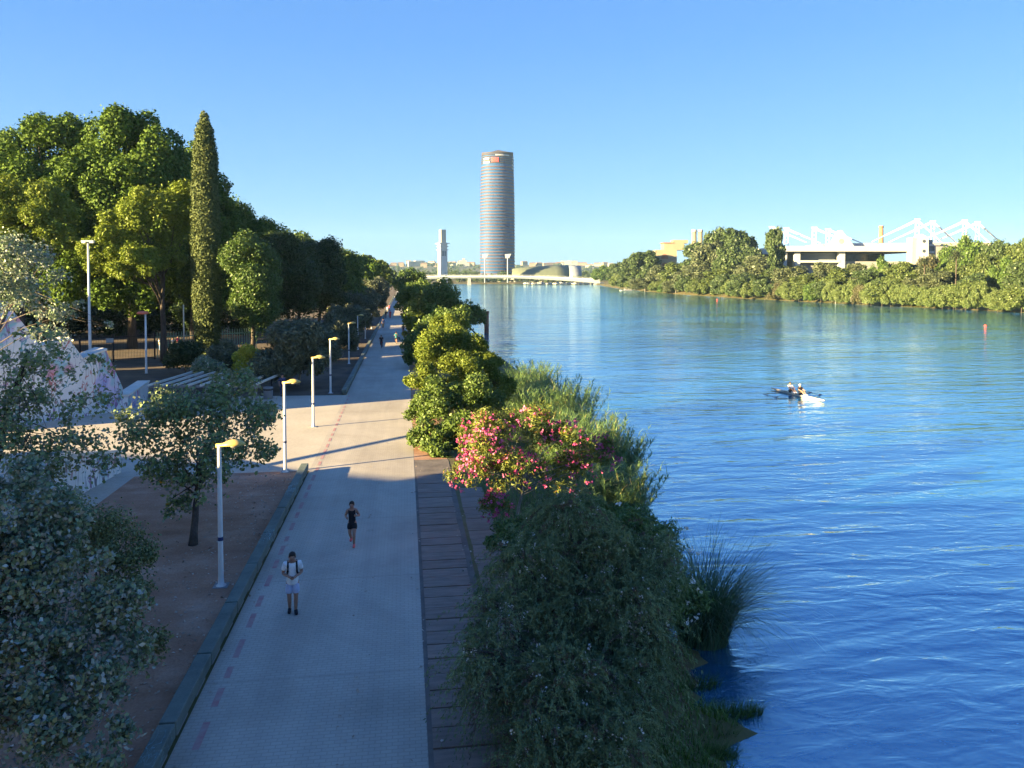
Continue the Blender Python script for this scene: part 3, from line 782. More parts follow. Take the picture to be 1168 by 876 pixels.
tree('white_poplar', 'tall poplar with white-backed leaves under the left pine crown', 'tree', (-19.5, 29.5, 0),
     B4([(20, 308, 33, 1.5), (50, 335, 33.5, 1.1), (10, 345, 33, 1.3), (68, 362, 34, .7), (90, 350, 34, .35), (55, 375, 33, .8), (122, 372, 34, .25), (-15, 312, 33, 1.7), (45, 302, 33, .7)]),
     'poplar', 9000, .12, .088, 34, .2, bark='bark', limb_r=.16, k=10, f=.36, n_limb=16, core=.1, top=P(20, 330, 44), rough=.45, shell=.7, group='poplars on the soil bed')
tree('shrub', 'fine-leaved dull green shrub between the nearest poplar and the soil', 'bush', (-8.6, 18.5, 0),
     B4([(130, 640, 19.5, .95), (100, 610, 20, 1.0), (150, 690, 18.5, .7), (165, 740, 17.5, .5), (60, 600, 20.5, 1.0), (120, 700, 18, .8), (150, 650, 19.5, .8)]),
     'shrub', 15000, .085, .05, 35, .06, k=9, f=.42, n_limb=30, core=.15, rough=.4, shell=.7)
# leaf litter
rng = np.random.default_rng(5)
n = 900
q = np.stack([-5.45 - rng.gamma(1.2, 1.6, n), rng.uniform(13, 38, n), np.full(n, .03)], 1); q = q[q[:, 0] > -13]
q2 = np.stack([rng.choice([-4.8, .2, 1.9, -1.5], 160) + rng.normal(0, .18, 160), rng.uniform(14, 45, 160), np.full(160, .045)], 1)
q = np.concatenate([q, q2])
V = leaf_quads(q, unit(rng.normal(size=(len(q), 3)) * .25 + np.array([0, 0, 1.])), .09, .06, rng)
o = link('leaf_litter', quads_mesh('leaf_litter', V, rng.uniform(0, 1, len(V)), M['litter'])); tag(o, 'dry fallen leaves scattered over soil bed and path edge', 'litter', kind='stuff')

# ------------------------------------------------------------------ bushes between promenade and river
def bush(name, label, base, blobs, leaf, n, L, W, seed, flowers=None, **kw):
    t = tree(name, label, 'bush', base, blobs, leaf, n, L, W, seed, **kw)
    if flowers:
        fm, fn, fs, bias = flowers
        rng = np.random.default_rng(seed + 500)
        base = Vector(base)
        loc = [[b[0] - base.x, b[1] - base.y, b[2] - base.z, *b[3:6]] for b in blobs]
        sbl = np.array(loc); idx = rng.integers(0, len(loc), fn)
        d = unit(rng.normal(size=(fn, 3)) + np.array([0.05, -.7, bias]))
        c = sbl[idx, :3] + sbl[idx, 3:] * d * rng.uniform(.9, 1.12, (fn, 1))
        k = 6
        pos = np.repeat(c, k, 0) + rng.normal(size=(fn * k, 3)) * fs * .45
        V = leaf_quads(pos, unit(rng.normal(size=(fn * k, 3))), fs, fs * .8, rng)
        V[..., 2] = np.maximum(V[..., 2], .05)
        o = link('blossom', quads_mesh('blossom', V, np.repeat(rng.uniform(0, 1, fn), k), M[fm]), t); tag(o, kind='stuff')
    return t

# the big feathery bush in front: drooping sprays
def feather_bush(name, label, base, blobs, leaf, n_spray, seed, seeds=900):
    rng = np.random.default_rng(seed)
    base = np.array(base, float)
    root = thing(name, label, 'bush', tuple(base))
    Bs = np.array(blobs, float); Bs[:, :3] -= base; Bs[:, 3:] *= .84
    wt = np.mean(Bs[:, 3:], axis=1) ** 2; wt /= wt.sum()
    i = rng.choice(len(Bs), n_spray, p=wt)
    d = unit(rng.normal(size=(n_spray, 3)) + np.array([0, -.1, .25]))
    st = Bs[i, :3] + Bs[i, 3:] * d * rng.uniform(.35, .95, (n_spray, 1))
    dr = unit(d + .5 * rng.normal(size=(n_spray, 3)))
    ln = rng.uniform(.3, 1.0, n_spray) * np.where(rng.uniform(0, 1, n_spray) < .08, 1.5, 1)
    m = 46
    tt = rng.uniform(0, 1, (n_spray, m))
    pos = st[:, None] + dr[:, None] * (ln[:, None] * tt)[..., None]
    pos[..., 2] -= (ln[:, None] * .75) * tt ** 2
    tang = dr[:, None] + np.zeros((1, m, 1)); tang = np.repeat(dr[:, None], m, 1); tang[..., 2] -= 1.5 * tt
    tang = tang + .75 * rng.normal(size=tang.shape)
    pos = pos.reshape(-1, 3) + rng.normal(size=(n_spray * m, 3)) * .025
    V = leaf_quads(pos, unit(rng.normal(size=pos.shape) + np.array([0, 0, .6])), .085, .02, rng, tdir=tang.reshape(-1, 3))
    V[..., 2] = np.maximum(V[..., 2], -.9)
    rr = np.clip(np.repeat(rng.uniform(0, 1, n_spray), m) * .6 + rng.uniform(0, .4, n_spray * m), 0, .96)
    rr = np.where(np.repeat(rng.uniform(0, 1, n_spray) < .1, m), 1.0, rr)
    link('crown', quads_mesh('crown', V, rr, M[leaf]), root)
    mbt = MB()
    for k in range(7):
        a = k * .9; p0 = Vector((.25 * math.cos(a), .25 * math.sin(a), -.2))
        e = Vector(Bs[k % len(Bs), :3]); md = p0.lerp(e, .5) + Vector((0, 0, .4))
        mbt.tube([p0, md, e], [.07, .05, .02], 6)
    for k in range(90):
        b_ = Bs[rng.integers(len(Bs))]; s = Vector(b_[:3]) * .6; dd = Vector(unit(rng.normal(size=3) + np.array([0, -.4, .1])))
        e = Vector(b_[:3]) + dd * float(b_[3]) * rng.uniform(.7, 1.12)
        mm = s.lerp(e, .6) + Vector((0, 0, .25))
        mbt.tube([s, mm, e], [.022, .014, .005], 5)
    mbt.build('trunk', M['bark'], root, True)
    c = st[rng.choice(n_spray, seeds)] * 1.0 + dr[rng.choice(n_spray, seeds)] * .1
    cc = np.repeat(c, 5, 0) + rng.normal(size=(seeds * 5, 3)) * .03
    V = leaf_quads(cc, unit(rng.normal(size=cc.shape)), .05, .042, rng)
    o = link('seed_tuft', quads_mesh('seed_tuft', V, rng.uniform(0, 1, len(V)), M['seed']), root); tag(o, kind='stuff')
    return root
feather_bush('tamarisk', 'big dark feathery bush with pale seed tufts overhanging the slab walkway', (3.9, 15.5, -.3),
             B4([(648, 595, 19, 1.0), (605, 650, 18, 1.1), (690, 640, 18.5, 1.15), (575, 715, 16.8, 1.0), (640, 700, 17.4, .95), (715, 710, 17.2, 1.25), (565, 780, 15.6, .75), (640, 790, 15.4, 1.2), (715, 790, 15.8, 1.0),
                 (610, 850, 14.2, .8), (690, 860, 14.2, 1.0), (540, 745, 15.6, .4), (745, 640, 18.5, .8), (745, 740, 17, .6)]), 'tamarisk', 4300, 41)
bush('white_oleander', 'dark green oleander with a few white blooms beside the sedge clump', (6.6, 21.5, -.6),
     B4([(715, 608, 23, 1.0), (755, 630, 22.5, 1.0), (700, 650, 22, 1.2), (775, 680, 21.5, .75), (740, 690, 21, 1.0), (700, 605, 24, .75)]), 'oleander_dark', 17000, .17, .04, 42, ('whitefl', 46, .10, .6), k=9, f=.4, n_limb=20, core=.15, r0=.06, shell=.6, droop=-.4)
bush('pink_oleander', 'sunlit oleander covered in pink blossom beside the slab walkway', (4.2, 29.8, -.1),
     B4([(555, 500, 30, 1.15, .9), (605, 490, 31, 1.2, .85), (645, 505, 31, 1.05, .85), (535, 540, 29.5, .8), (590, 540, 30, 1.2, .9), (650, 545, 31, 1.0), (565, 580, 28.5, .6), (685, 520, 32, .8), (550, 510, 29, .9, .8)]), 'oleander', 17000, .16, .042, 43, ('pink', 420, .095, .8), k=9, f=.4, n_limb=40, core=.12, r0=.07, bark='palebark', shell=.7, droop=-.5, top=P(600, 540, 30))
bush('oleander_shrub', 'shaded green shrub under the pink oleander, touching the big dark bush', (5.0, 24.6, -.4),
     B4([(600, 612, 25, .8), (640, 600, 26, .9), (575, 618, 24, .6), (670, 596, 27, .8)]), 'oleander_dark', 12000, .14, .04, 44, ('whitefl', 10, .09, .6), k=8, f=.4, n_limb=14, core=.15, r0=.05, shell=.6)
bush('riverside_bush', 'large yellow-green bush past the pink oleander, lit from the left', (4.0, 52, 0),
     B4([(500, 405, 55, 1.7), (530, 400, 57, 1.8), (512, 380, 60, 1.6), (484, 432, 51, 1.2), (526, 432, 53, 1.7), (556, 425, 56, 1.4), (498, 384, 62, .9), (518, 394, 62, .8), (575, 445, 54, .9)]), 'yellowgreen', 85000, .15, .09, 45, k=14, f=.34, n_limb=16, core=.15, r0=.14, rough=.3)
bush('riverside_bush', 'dark bush edging the promenade in front of the yellow-green bush', (2.9, 43.5, 0),  # separate darker leaves stand in for the tree shadow on the bush
     B4([(500, 465, 46, 1.5), (540, 460, 47, 1.7), (490, 500, 43, 1.15), (530, 498, 43.5, 1.4), (505, 520, 41.5, .8), (480, 470, 46, .9)]), 'mid', 30000, .16, .10, 46, k=12, f=.36, n_limb=14, core=.15, r0=.1, rough=.3)
for i, (lab, base, bl, lf, n, sz) in enumerate([
        ('dark bush with low spreading crown reaching out over the far river edge', (12, 112, -.8), [(505, 350, 112, 3.6), (525, 358, 112, 3.2, 2.0), (538, 362, 110, 2.2, 1.4), (490, 352, 112, 3)], 'mid', 14000, .36),
        ('tall bush beside the far promenade with bright sunlit top', (4, 118, 0), [(476, 346, 125, 3.0), (486, 356, 120, 3.0), (477, 364, 118, 2.6), (490, 372, 108, 3.0), (480, 380, 108, 2.2)], 'yellowgreen', 20000, .36),
        ('bush between the tall sunlit bush and the yellow-green one', (5, 84, 0), [(500, 385, 84, 2.6), (484, 392, 82, 2.2), (515, 378, 86, 2.8), (480, 405, 80, 1.8)], 'mid', 18000, .3),
        ('distant bush hiding the left end of the white footbridge', (5, 190, 0), [(470, 330, 195, 4.4), (480, 338, 185, 4.2), (466, 345, 175, 3.4)], 'mid', 12000, .5),
        ('furthest bush where the promenade meets the footbridge', (6, 300, 0), [(466, 322, 300, 5), (474, 327, 290, 5), (480, 333, 280, 4)], 'rb4', 9000, .7)]):
    bush('riverside_bush', lab, base, B4(bl), lf, n, sz, sz * .65, 170 + i, k=14, f=.34, n_limb=10, core=.15, r0=.14, rough=.3, group='bushes along the river bank')

# blades: (n,5 segs)
def blades(bases, dirs, L, W, bend, rng, seg=5, l0=.05, l1=.45):
    n = len(bases); out = []
    L = L * rng.uniform(.45, 1.15, n); az = unit(dirs)
    side = unit(np.cross(az, np.array([0, 0, 1.]) + 0 * az)); prev = None
    lean = rng.uniform(l0, l1, n); bd = bend * rng.uniform(.4, 1.3, n)
    p = bases.copy(); ang = lean.copy()
    prevp, prevw = p.copy(), np.full(n, W)
    for s in range(seg):
        stp = (L / seg)[:, None]
        p2 = prevp + stp * (az * np.sin(ang)[:, None] + np.array([0, 0, 1.]) * np.cos(ang)[:, None])
        w2 = np.full(n, W * (1 - (s + 1) / seg * .92))
        V = np.stack([prevp - side * prevw[:, None] / 2, prevp + side * prevw[:, None] / 2, p2 + side * w2[:, None] / 2, p2 - side * w2[:, None] / 2], 1)
        out.append(V); prevp, prevw = p2, w2; ang = ang + bd / seg
    return np.concatenate(out), prevp

def grass_clump(name, label, cat, c, n, r, L, W, bend, leaf, seed, stretch=(1, 1), group=None, kind=None):
    rng = np.random.default_rng(seed)
    a = rng.uniform(0, 2 * math.pi, n); rr = r * np.sqrt(rng.uniform(0, 1, n))
    b_ = np.stack([rr * np.cos(a) * stretch[0], rr * np.sin(a) * stretch[1], np.zeros(n)], 1)
    dirs = np.stack([np.cos(a), np.sin(a), np.zeros(n)], 1) * .8 + .6 * np.concatenate([rng.normal(size=(n, 2)), np.zeros((n, 1))], 1); dirs[:, 2] = 0
    V, _ = blades(b_, dirs, L, W, bend, rng)
    rn = np.tile(rng.uniform(0, 1, n), 5)
    o = link(name, quads_mesh(name, V, rn, M[leaf])); o.location = c
    return tag(o, label, cat, group, kind)
c = at(815, 720, WZ)
grass_clump('sedge_clump', 'arching dark sedge clump standing in the water right of the bushes', 'sedge', (9.0, 22.0, WZ - .05), 1900, .75, 3.7, .026, 1.9, 'sedge', 61, (1, 1))
# giant cane: stems with strap leaves
def cane(label, c, n, r, H, seed, stretch=(1, 1), leaf='cane'):
    rng = np.random.default_rng(seed)
    a = rng.uniform(0, 2 * math.pi, n); rr = r * np.sqrt(rng.uniform(0, 1, n))
    b_ = np.stack([rr * np.cos(a) * stretch[0], rr * np.sin(a) * stretch[1], np.zeros(n)], 1)
    dirs = np.concatenate([rng.normal(size=(n, 2)), np.zeros((n, 1))], 1)
    root = thing('giant_cane', label, 'reeds', c, 0, 'cane clumps along the river')
    hs = H * rng.uniform(.65, 1.1, n)
    V1, tips = blades(b_, dirs, H, .018, .7, rng)
    k = 60
    t = rng.uniform(.15, 1.02, (n, k)); pos = b_[:, None] * (1 - t[..., None]) + tips[:, None] * t[..., None]
    pos = pos.reshape(-1, 3); aa = rng.uniform(0, 2 * math.pi, n * k)
    dd = np.stack([np.cos(aa), np.sin(aa), 0 * aa], 1)
    V2, _ = blades(pos, dd, .66, .042, 1.5, rng, seg=3, l0=.35, l1=1.3)
    link('leaf_mass', quads_mesh('leaf_mass', V2, np.tile(rng.uniform(0, 1, n * k), 3), M[leaf]), root)
    link('stem_cluster', quads_mesh('stem_cluster', V1, np.tile(rng.uniform(.3, .9, n), 5), M[leaf]), root)
cane('tall pale cane clump behind the pink oleander', (9.6, 43.0, -1.2), 300, 2.0, 2.9, 71, (1.0, 1.5))
cane('broad cane bed on the water side of the yellow-green bush', (10.4, 54, -1.2), 420, 2.4, 3.3, 72, (1, 2.0))
cane('cane clump overhanging the water furthest right', (11.0, 40.5, -1.5), 160, 1.3, 2.8, 73, (1, 1.2))
cane('low cane clump beside the white oleander in half shade', (9.3, 33.2, -1.3), 170, 1.2, 2.5, 74, (1.0, 1.3))
cane('narrow cane clump farthest along the bank', (11.2, 70, -1.3), 220, 1.8, 2.8, 75, (1, 2.0))
# grass tufts at the waterline
for i, (px, py, lab, sx, n) in enumerate([(805, 820, 'low grass tongue lying flat on the dark water', 4.2, 1100), (790, 785, 'thin grass tuft in the shallows below the sedge', 2.4, 320), (800, 845, 'small grass tuft between the two larger shoreline ones', 2.6, 420), (790, 868, 'bright green grass at the bottom edge of the shore', 3.2, 900)]):
    c = at(px, py, WZ)
    grass_clump('shore_grass', lab, 'grass tuft', (c.x - .2, c.y, WZ + .0), int(n * 1.6), .42, .42, .016, 1.0, 'grass', 80 + i, (sx, .6), 'grass tufts at the waterline')
rngd = np.random.default_rng(9); n = 20000
yy = 12 + 60 * rngd.uniform(0, 1, n) ** 2.2; xx = 3.2 + rngd.uniform(0, 1, n) * (np.array([xl(v) for v in yy]) - 3.6)
zz = np.interp((xx - 2) / (np.array([xl(v) for v in yy]) - 2), [0, .35, .7, 1], [0, -.25, -.9, WZ])
V, _ = blades(np.stack([xx, yy, zz], 1), np.concatenate([rngd.normal(size=(n, 2)), np.zeros((n, 1))], 1), .45, .03, 1.2, rngd)
tag(link('bank_grass', quads_mesh('bank_grass', V, np.tile(rngd.uniform(0, 1, n), 5), M['grass'])), 'rough grass covering the near river bank', 'grass', kind='stuff')

# ------------------------------------------------------------------ street lamps
def make_lamp(label, loc, hood='lampyellow', H=4.45, group='street lamps', nm='street_lamp'):
    t = thing(nm, label, 'street lamp', loc, 0, group)
    mb = MB(); mb.lathe([(.16, 0), (.16, .03), (.10, .06), (.085, .3), (.078, 1.6), (.062, H - .1), (.06, H)], sides=12); mb.build('pole', M['polewhite'], t, True)
    mb = MB(); mb.box((-.22, -.22, -.02), (.22, .22, .025)); mb.build('base', M['grey'], t)
    mb = MB(); mb.lathe([(.082, 1.45), (.086, 1.46), (.086, 1.56), (.08, 1.57)], sides=12); mb.build('band', M['c_navy'], t)
    mb = MB()
    # hood: short neck then a flattened dome reaching out over the path
    rings = []
    for x, wy, z0, z1 in [(-.10, .05, -.03, .06), (.08, .06, -.02, .07), (.16, .12, 0.0, .10), (.30, .19, .01, .17), (.46, .21, .01, .19), (.62, .18, .01, .15), (.74, .09, .02, .09), (.78, .03, .03, .05)]:
        rings.append([(x, wy * math.cos(a), H + z0 + (z1 - z0) * max(0, math.sin(a))) for a in [math.pi * k / 8 for k in range(9)]] + [(x, -wy * .6, H + z0 - .02), (x, wy * .6, H + z0 - .02)])
    mb.grid(rings); hd = mb.build('lamp_hood', M[hood], t, True)
    mb = MB(); mb.lathe([(.16, -.035), (.13, -.06), (.0, -.075)], (.46, 0, H + .02), 12); mb.build('lens', M['lens'], t, True)
    return t
lamp0 = make_lamp('nearest and largest yellow-hooded white lamp, standing on the brown soil bed', (-5.95, 24.3, 0))
lamps = [(-6.1, 38.4, 'yellow-hooded lamp at the corner where the soil bed meets the plaza'), (-6.05, 49.8, 'yellow-hooded lamp standing alone in the sunlit plaza'),
         (-6.3, 64.0, 'yellow-hooded lamp at the start of the far wall, sunlit'), (-6.3, 85.0, 'first shaded lamp past the start of the far wall'), (-6.3, 101.0, 'second shaded lamp along the far wall'),
         (-6.2, 118.0, 'third shaded lamp along the far wall'), (-6.2, 140, 'fourth shaded lamp along the far wall')]
for x, y, lab in lamps: dup(lamp0, (x, y, 0), 0, lab)
def hood_lamp(p, H, label, dir_=-1):
    t = thing('park_lamp', label, 'street lamp', p, math.pi if dir_ < 0 else 0)
    mb = MB(); mb.lathe([(.16, 0), (.12, .1), (.10, 2), (.09, H)], sides=10); mb.build('pole', M['polewhite'], t, True)
    mb = MB(); mb.lathe([(.1, -.05), (.42, 0), (.5, .08), (.34, .24), (.1, .3), (0.02, .31)], (.25, 0, H), 14, sx=1.2); mb.build('lamp_hood', M['lampred'], t, True)
hood_lamp(at(167, 426), 5.9, 'white lamp with red hood in front of the black fence')
q = P(322, 440, 74); hood_lamp(Vector((q.x, q.y, 0)), 4.2, 'red-hooded lamp half hidden by the grey-leaved bushy tree')
p = P(103, 410, 80); p.z = 0
t = thing('floodlight_pole', 'very tall slim pole with flat light head before the fig trees', 'street lamp', p)
mb = MB(); mb.lathe([(.2, 0), (.16, 1), (.1, 13.2)], sides=10); mb.build('pole', M['polewhite'], t, True)
mb = MB(); mb.box((-.6, -.25, 13.203), (.6, .25, 13.32)); mb.box((-.58, -.2, 13.05), (-.2, .2, 13.2)); mb.box((.2, -.2, 13.05), (.58, .2, 13.2)); mb.build('light_head', M['polewhite'], t)
p = P(210, 400, 90); p.z = 0
t = thing('sign_post', 'plain thin pale post without head between pine trunk and cypress', 'post', p)
mb = MB(); mb.lathe([(.09, 0), (.07, 6.2), (.03, 6.25)], sides=8); mb.build('shaft', M['polewhite'], t, True)
mb = MB(); mb.box((-.2, -.2, -.02), (.2, .2, .08)); mb.build('base', M['grey'], t)

# ------------------------------------------------------------------ black park fence with gate
fa, fb = P(100, 430, 84), P(232, 425, 92)
fa.z = fb.z = 0
fa = fa + (fa - fb) * 1.2
Lf = (fb - fa).length
t = thing('park_fence', 'black iron railing fence along the dark park edge', 'fence', fa, math.atan2(fb.y - fa.y, fb.x - fa.x))
mb = MB(); k = 0.0
while k < Lf * .80:
    mb.box((k - .012, -.012, .1), (k + .012, .012, 3.0)); k += .16
mb.box((0, -.03, .25), (Lf * .8, .03, .32)); mb.box((0, -.03, 2.75), (Lf * .8, .03, 2.82)); mb.build('railing', M['iron'], t)
mb = MB(); k = Lf * .8
while k < Lf * 1.25:
    mb.box((k - .04, -.02, .1), (k + .04, .02, 3.1)); k += .3
mb.box((Lf * .8, -.03, .3), (Lf * 1.25, .03, .42)); mb.box((Lf * .8, -.03, 2.5), (Lf * 1.25, .03, 2.62)); mb.build('green_railing', M['greeniron'], t)
for q in (.0, .2, .4, .52, .64, .8):
    mb = MB(); mb.box((Lf * q - .08, -.08, 0), (Lf * q + .08, .08, 3.15)); mb.build('post', M['iron'], t)
p = fa.lerp(fb, .63); 
t = thing('notice_board', 'small white notice hung on the black fence', 'sign', (p.x, p.y - .15, 2.2), math.atan2(fb.y - fa.y, fb.x - fa.x))
mb = MB(); mb.box((-.38, -.02, 0), (.38, .02, .5)); mb.build('panel', M['white'], t)
for z_ in (-.04, .5): mb = MB(); mb.box((-.42, -.012, z_), (.42, .018, z_ + .04)); mb.build('rail', M['iron'], t)

# ------------------------------------------------------------------ graffiti walls of the skate plaza
def stepped_wall(name, label, pts, D0, D1, x0, x1, thick, mat):
    """outline (px,py) in the vertical plane that runs from D0 at px x0 to D1 at px x1; real thickness to the left"""
    t = thing(name, label, 'wall', (0, 0, 0))
    a, b_ = P(x0, 400, D0), P(x1, 400, D1); a.z = b_.z = 0
    d = (b_ - a).normalized(); nrm = Vector((-d.y, d.x, 0))
    if nrm.x > 0: nrm = -nrm
    t.location = a
    out = []
    for px, py in pts:
        D = D0 + (D1 - D0) * (px - x0) / (x1 - x0)
        for _ in range(3):
            q = P(px, py, D)
        # intersect the sight line with the wall plane
        r = Vector(_ray(px, py)[:3]); oc = CAM.copy()
        den = r.dot(nrm); s = (a - oc).dot(nrm) / den
        q = oc + r * s
        out.append(q - a)
    z0 = 0
    mbw = MB(); mbw.prism(out, nrm * thick); o = mbw.build('wall_body', M[mat], t)
    return t, a, d, nrm, out
def coped(tup, idx, thick):
    t, a, d, nrm, out = tup
    for i in idx:
        p, q = out[i], out[i + 1]
        e = (q - p).normalized() * .06
        mb = MB(); c_ = [p - e - nrm * .06 + Vector((0, 0, .004)), q + e - nrm * .06 + Vector((0, 0, .004)), q + e + nrm * (thick + .06) + Vector((0, 0, .004)), p - e + nrm * (thick + .06) + Vector((0, 0, .004))]
        mb.grid([c_, [v + Vector((0, 0, .14)) for v in c_]]); mb.build('coping', M['captop'], t)
w1 = stepped_wall('graffiti_wall', 'tall stepped white wall covered in graffiti behind the sparse poplar', [(-60, 560), (-60, 340), (8, 346), (48, 396), (80, 388), (96, 410), (121, 400), (140, 442), (140, 470)], 48.6, 55, 0, 140, 1.6, 'graff1')
coped(w1, (1, 3, 5), 1.6)
w2 = stepped_wall('graffiti_wall', 'small sloping white wall with black tags right of the tall stepped one', [(141, 497), (146, 452), (170, 436), (169, 456)], 54, 62, 140, 175, .8, 'graff2')
coped(w2, (1,), .8)
w3 = stepped_wall('graffiti_wall', 'low white block with scrawls at the back of the soil bed', [(30, 610), (40, 525), (138, 516), (138, 556)], 30, 38, 30, 138, .5, 'graff2')
coped(w3, (1,), .5)

# made-up slatted frame, its pale bars standing in for stripes of light
p = P(254, 470, 62); p.z = 0
t = thing('slatted_pergola', 'low pergola of parallel pale bars catching the sun behind the small poplar', 'pergola', p, R(-8))
for k in range(9):
    mb = MB(); mb.box((-4.2 + k * 1.0, -4.0, 1.30), (-4.08 + k * 1.0, 4.0, 1.46)); mb.build('slat', M['captop'], t)
for y in (-3.2, 3.2):
    mb = MB(); mb.box((-4.4, y - .09, 1.12), (4.1, y + .09, 1.297)); mb.build('beam', M['grey'], t)
    for x in (-4.0, 0, 3.8):
        mb = MB(); mb.box((x - .08, y - .08, 0), (x + .08, y + .08, 1.117)); mb.build('post', M['grey'], t)
p = at(306, 455)
t = thing('litter_bin', 'pale stone litter bin by the person in navy', 'bin', p)
mb = MB(); mb.lathe([(.32, 0), (.36, .05), (.38, .9), (.34, .95), (.28, .95), (.26, .5), (0.02, .48)], sides=14); mb.build('body', M['grey'], t, True)
mb = MB(); mb.lathe([(.39, .7), (.4, .72), (.4, .8), (.39, .82)], sides=14); mb.build('band', M['iron'], t, True)

# ------------------------------------------------------------------ people
def skin_mesh(name, verts, edges, radii, mat, sub=2):
    me = bpy.data.meshes.new(name); me.from_pydata([tuple(v) for v in verts], edges, [])
    o = bpy.data.objects.new(name, me); C.objects.link(o)
    o.modifiers.new('s', 'SKIN'); sv = me.skin_vertices[0].data
    for i, r in enumerate(radii):
        sv[i].radius = (r * 1.16, r * 1.16)
        sv[i].use_root = (i == 0)
    s = o.modifiers.new('u', 'SUBSURF'); s.levels = s.render_levels = sub
    dg = bpy.context.evaluated_depsgraph_get(); dg.update()
    nm = bpy.data.meshes.new_from_object(o.evaluated_get(dg)); nm.name = name
    bpy.data.objects.remove(o); bpy.data.meshes.remove(me)
    nm.materials.clear(); nm.materials.append(mat)
    nm.polygons.foreach_set('use_smooth', [True] * len(nm.polygons))
    return nm

class Sk:
    def __init__(s): s.v = []; s.e = []; s.r = []
    def add(s, p, r, par=None):
        s.v.append(Vector(p)); s.r.append(r); i = len(s.v) - 1
        if par is not None: s.e.append((par, i))
        return i
    def chain(s, pts, par):
        for p, r in pts: par = s.add(p, r, par)
        return par

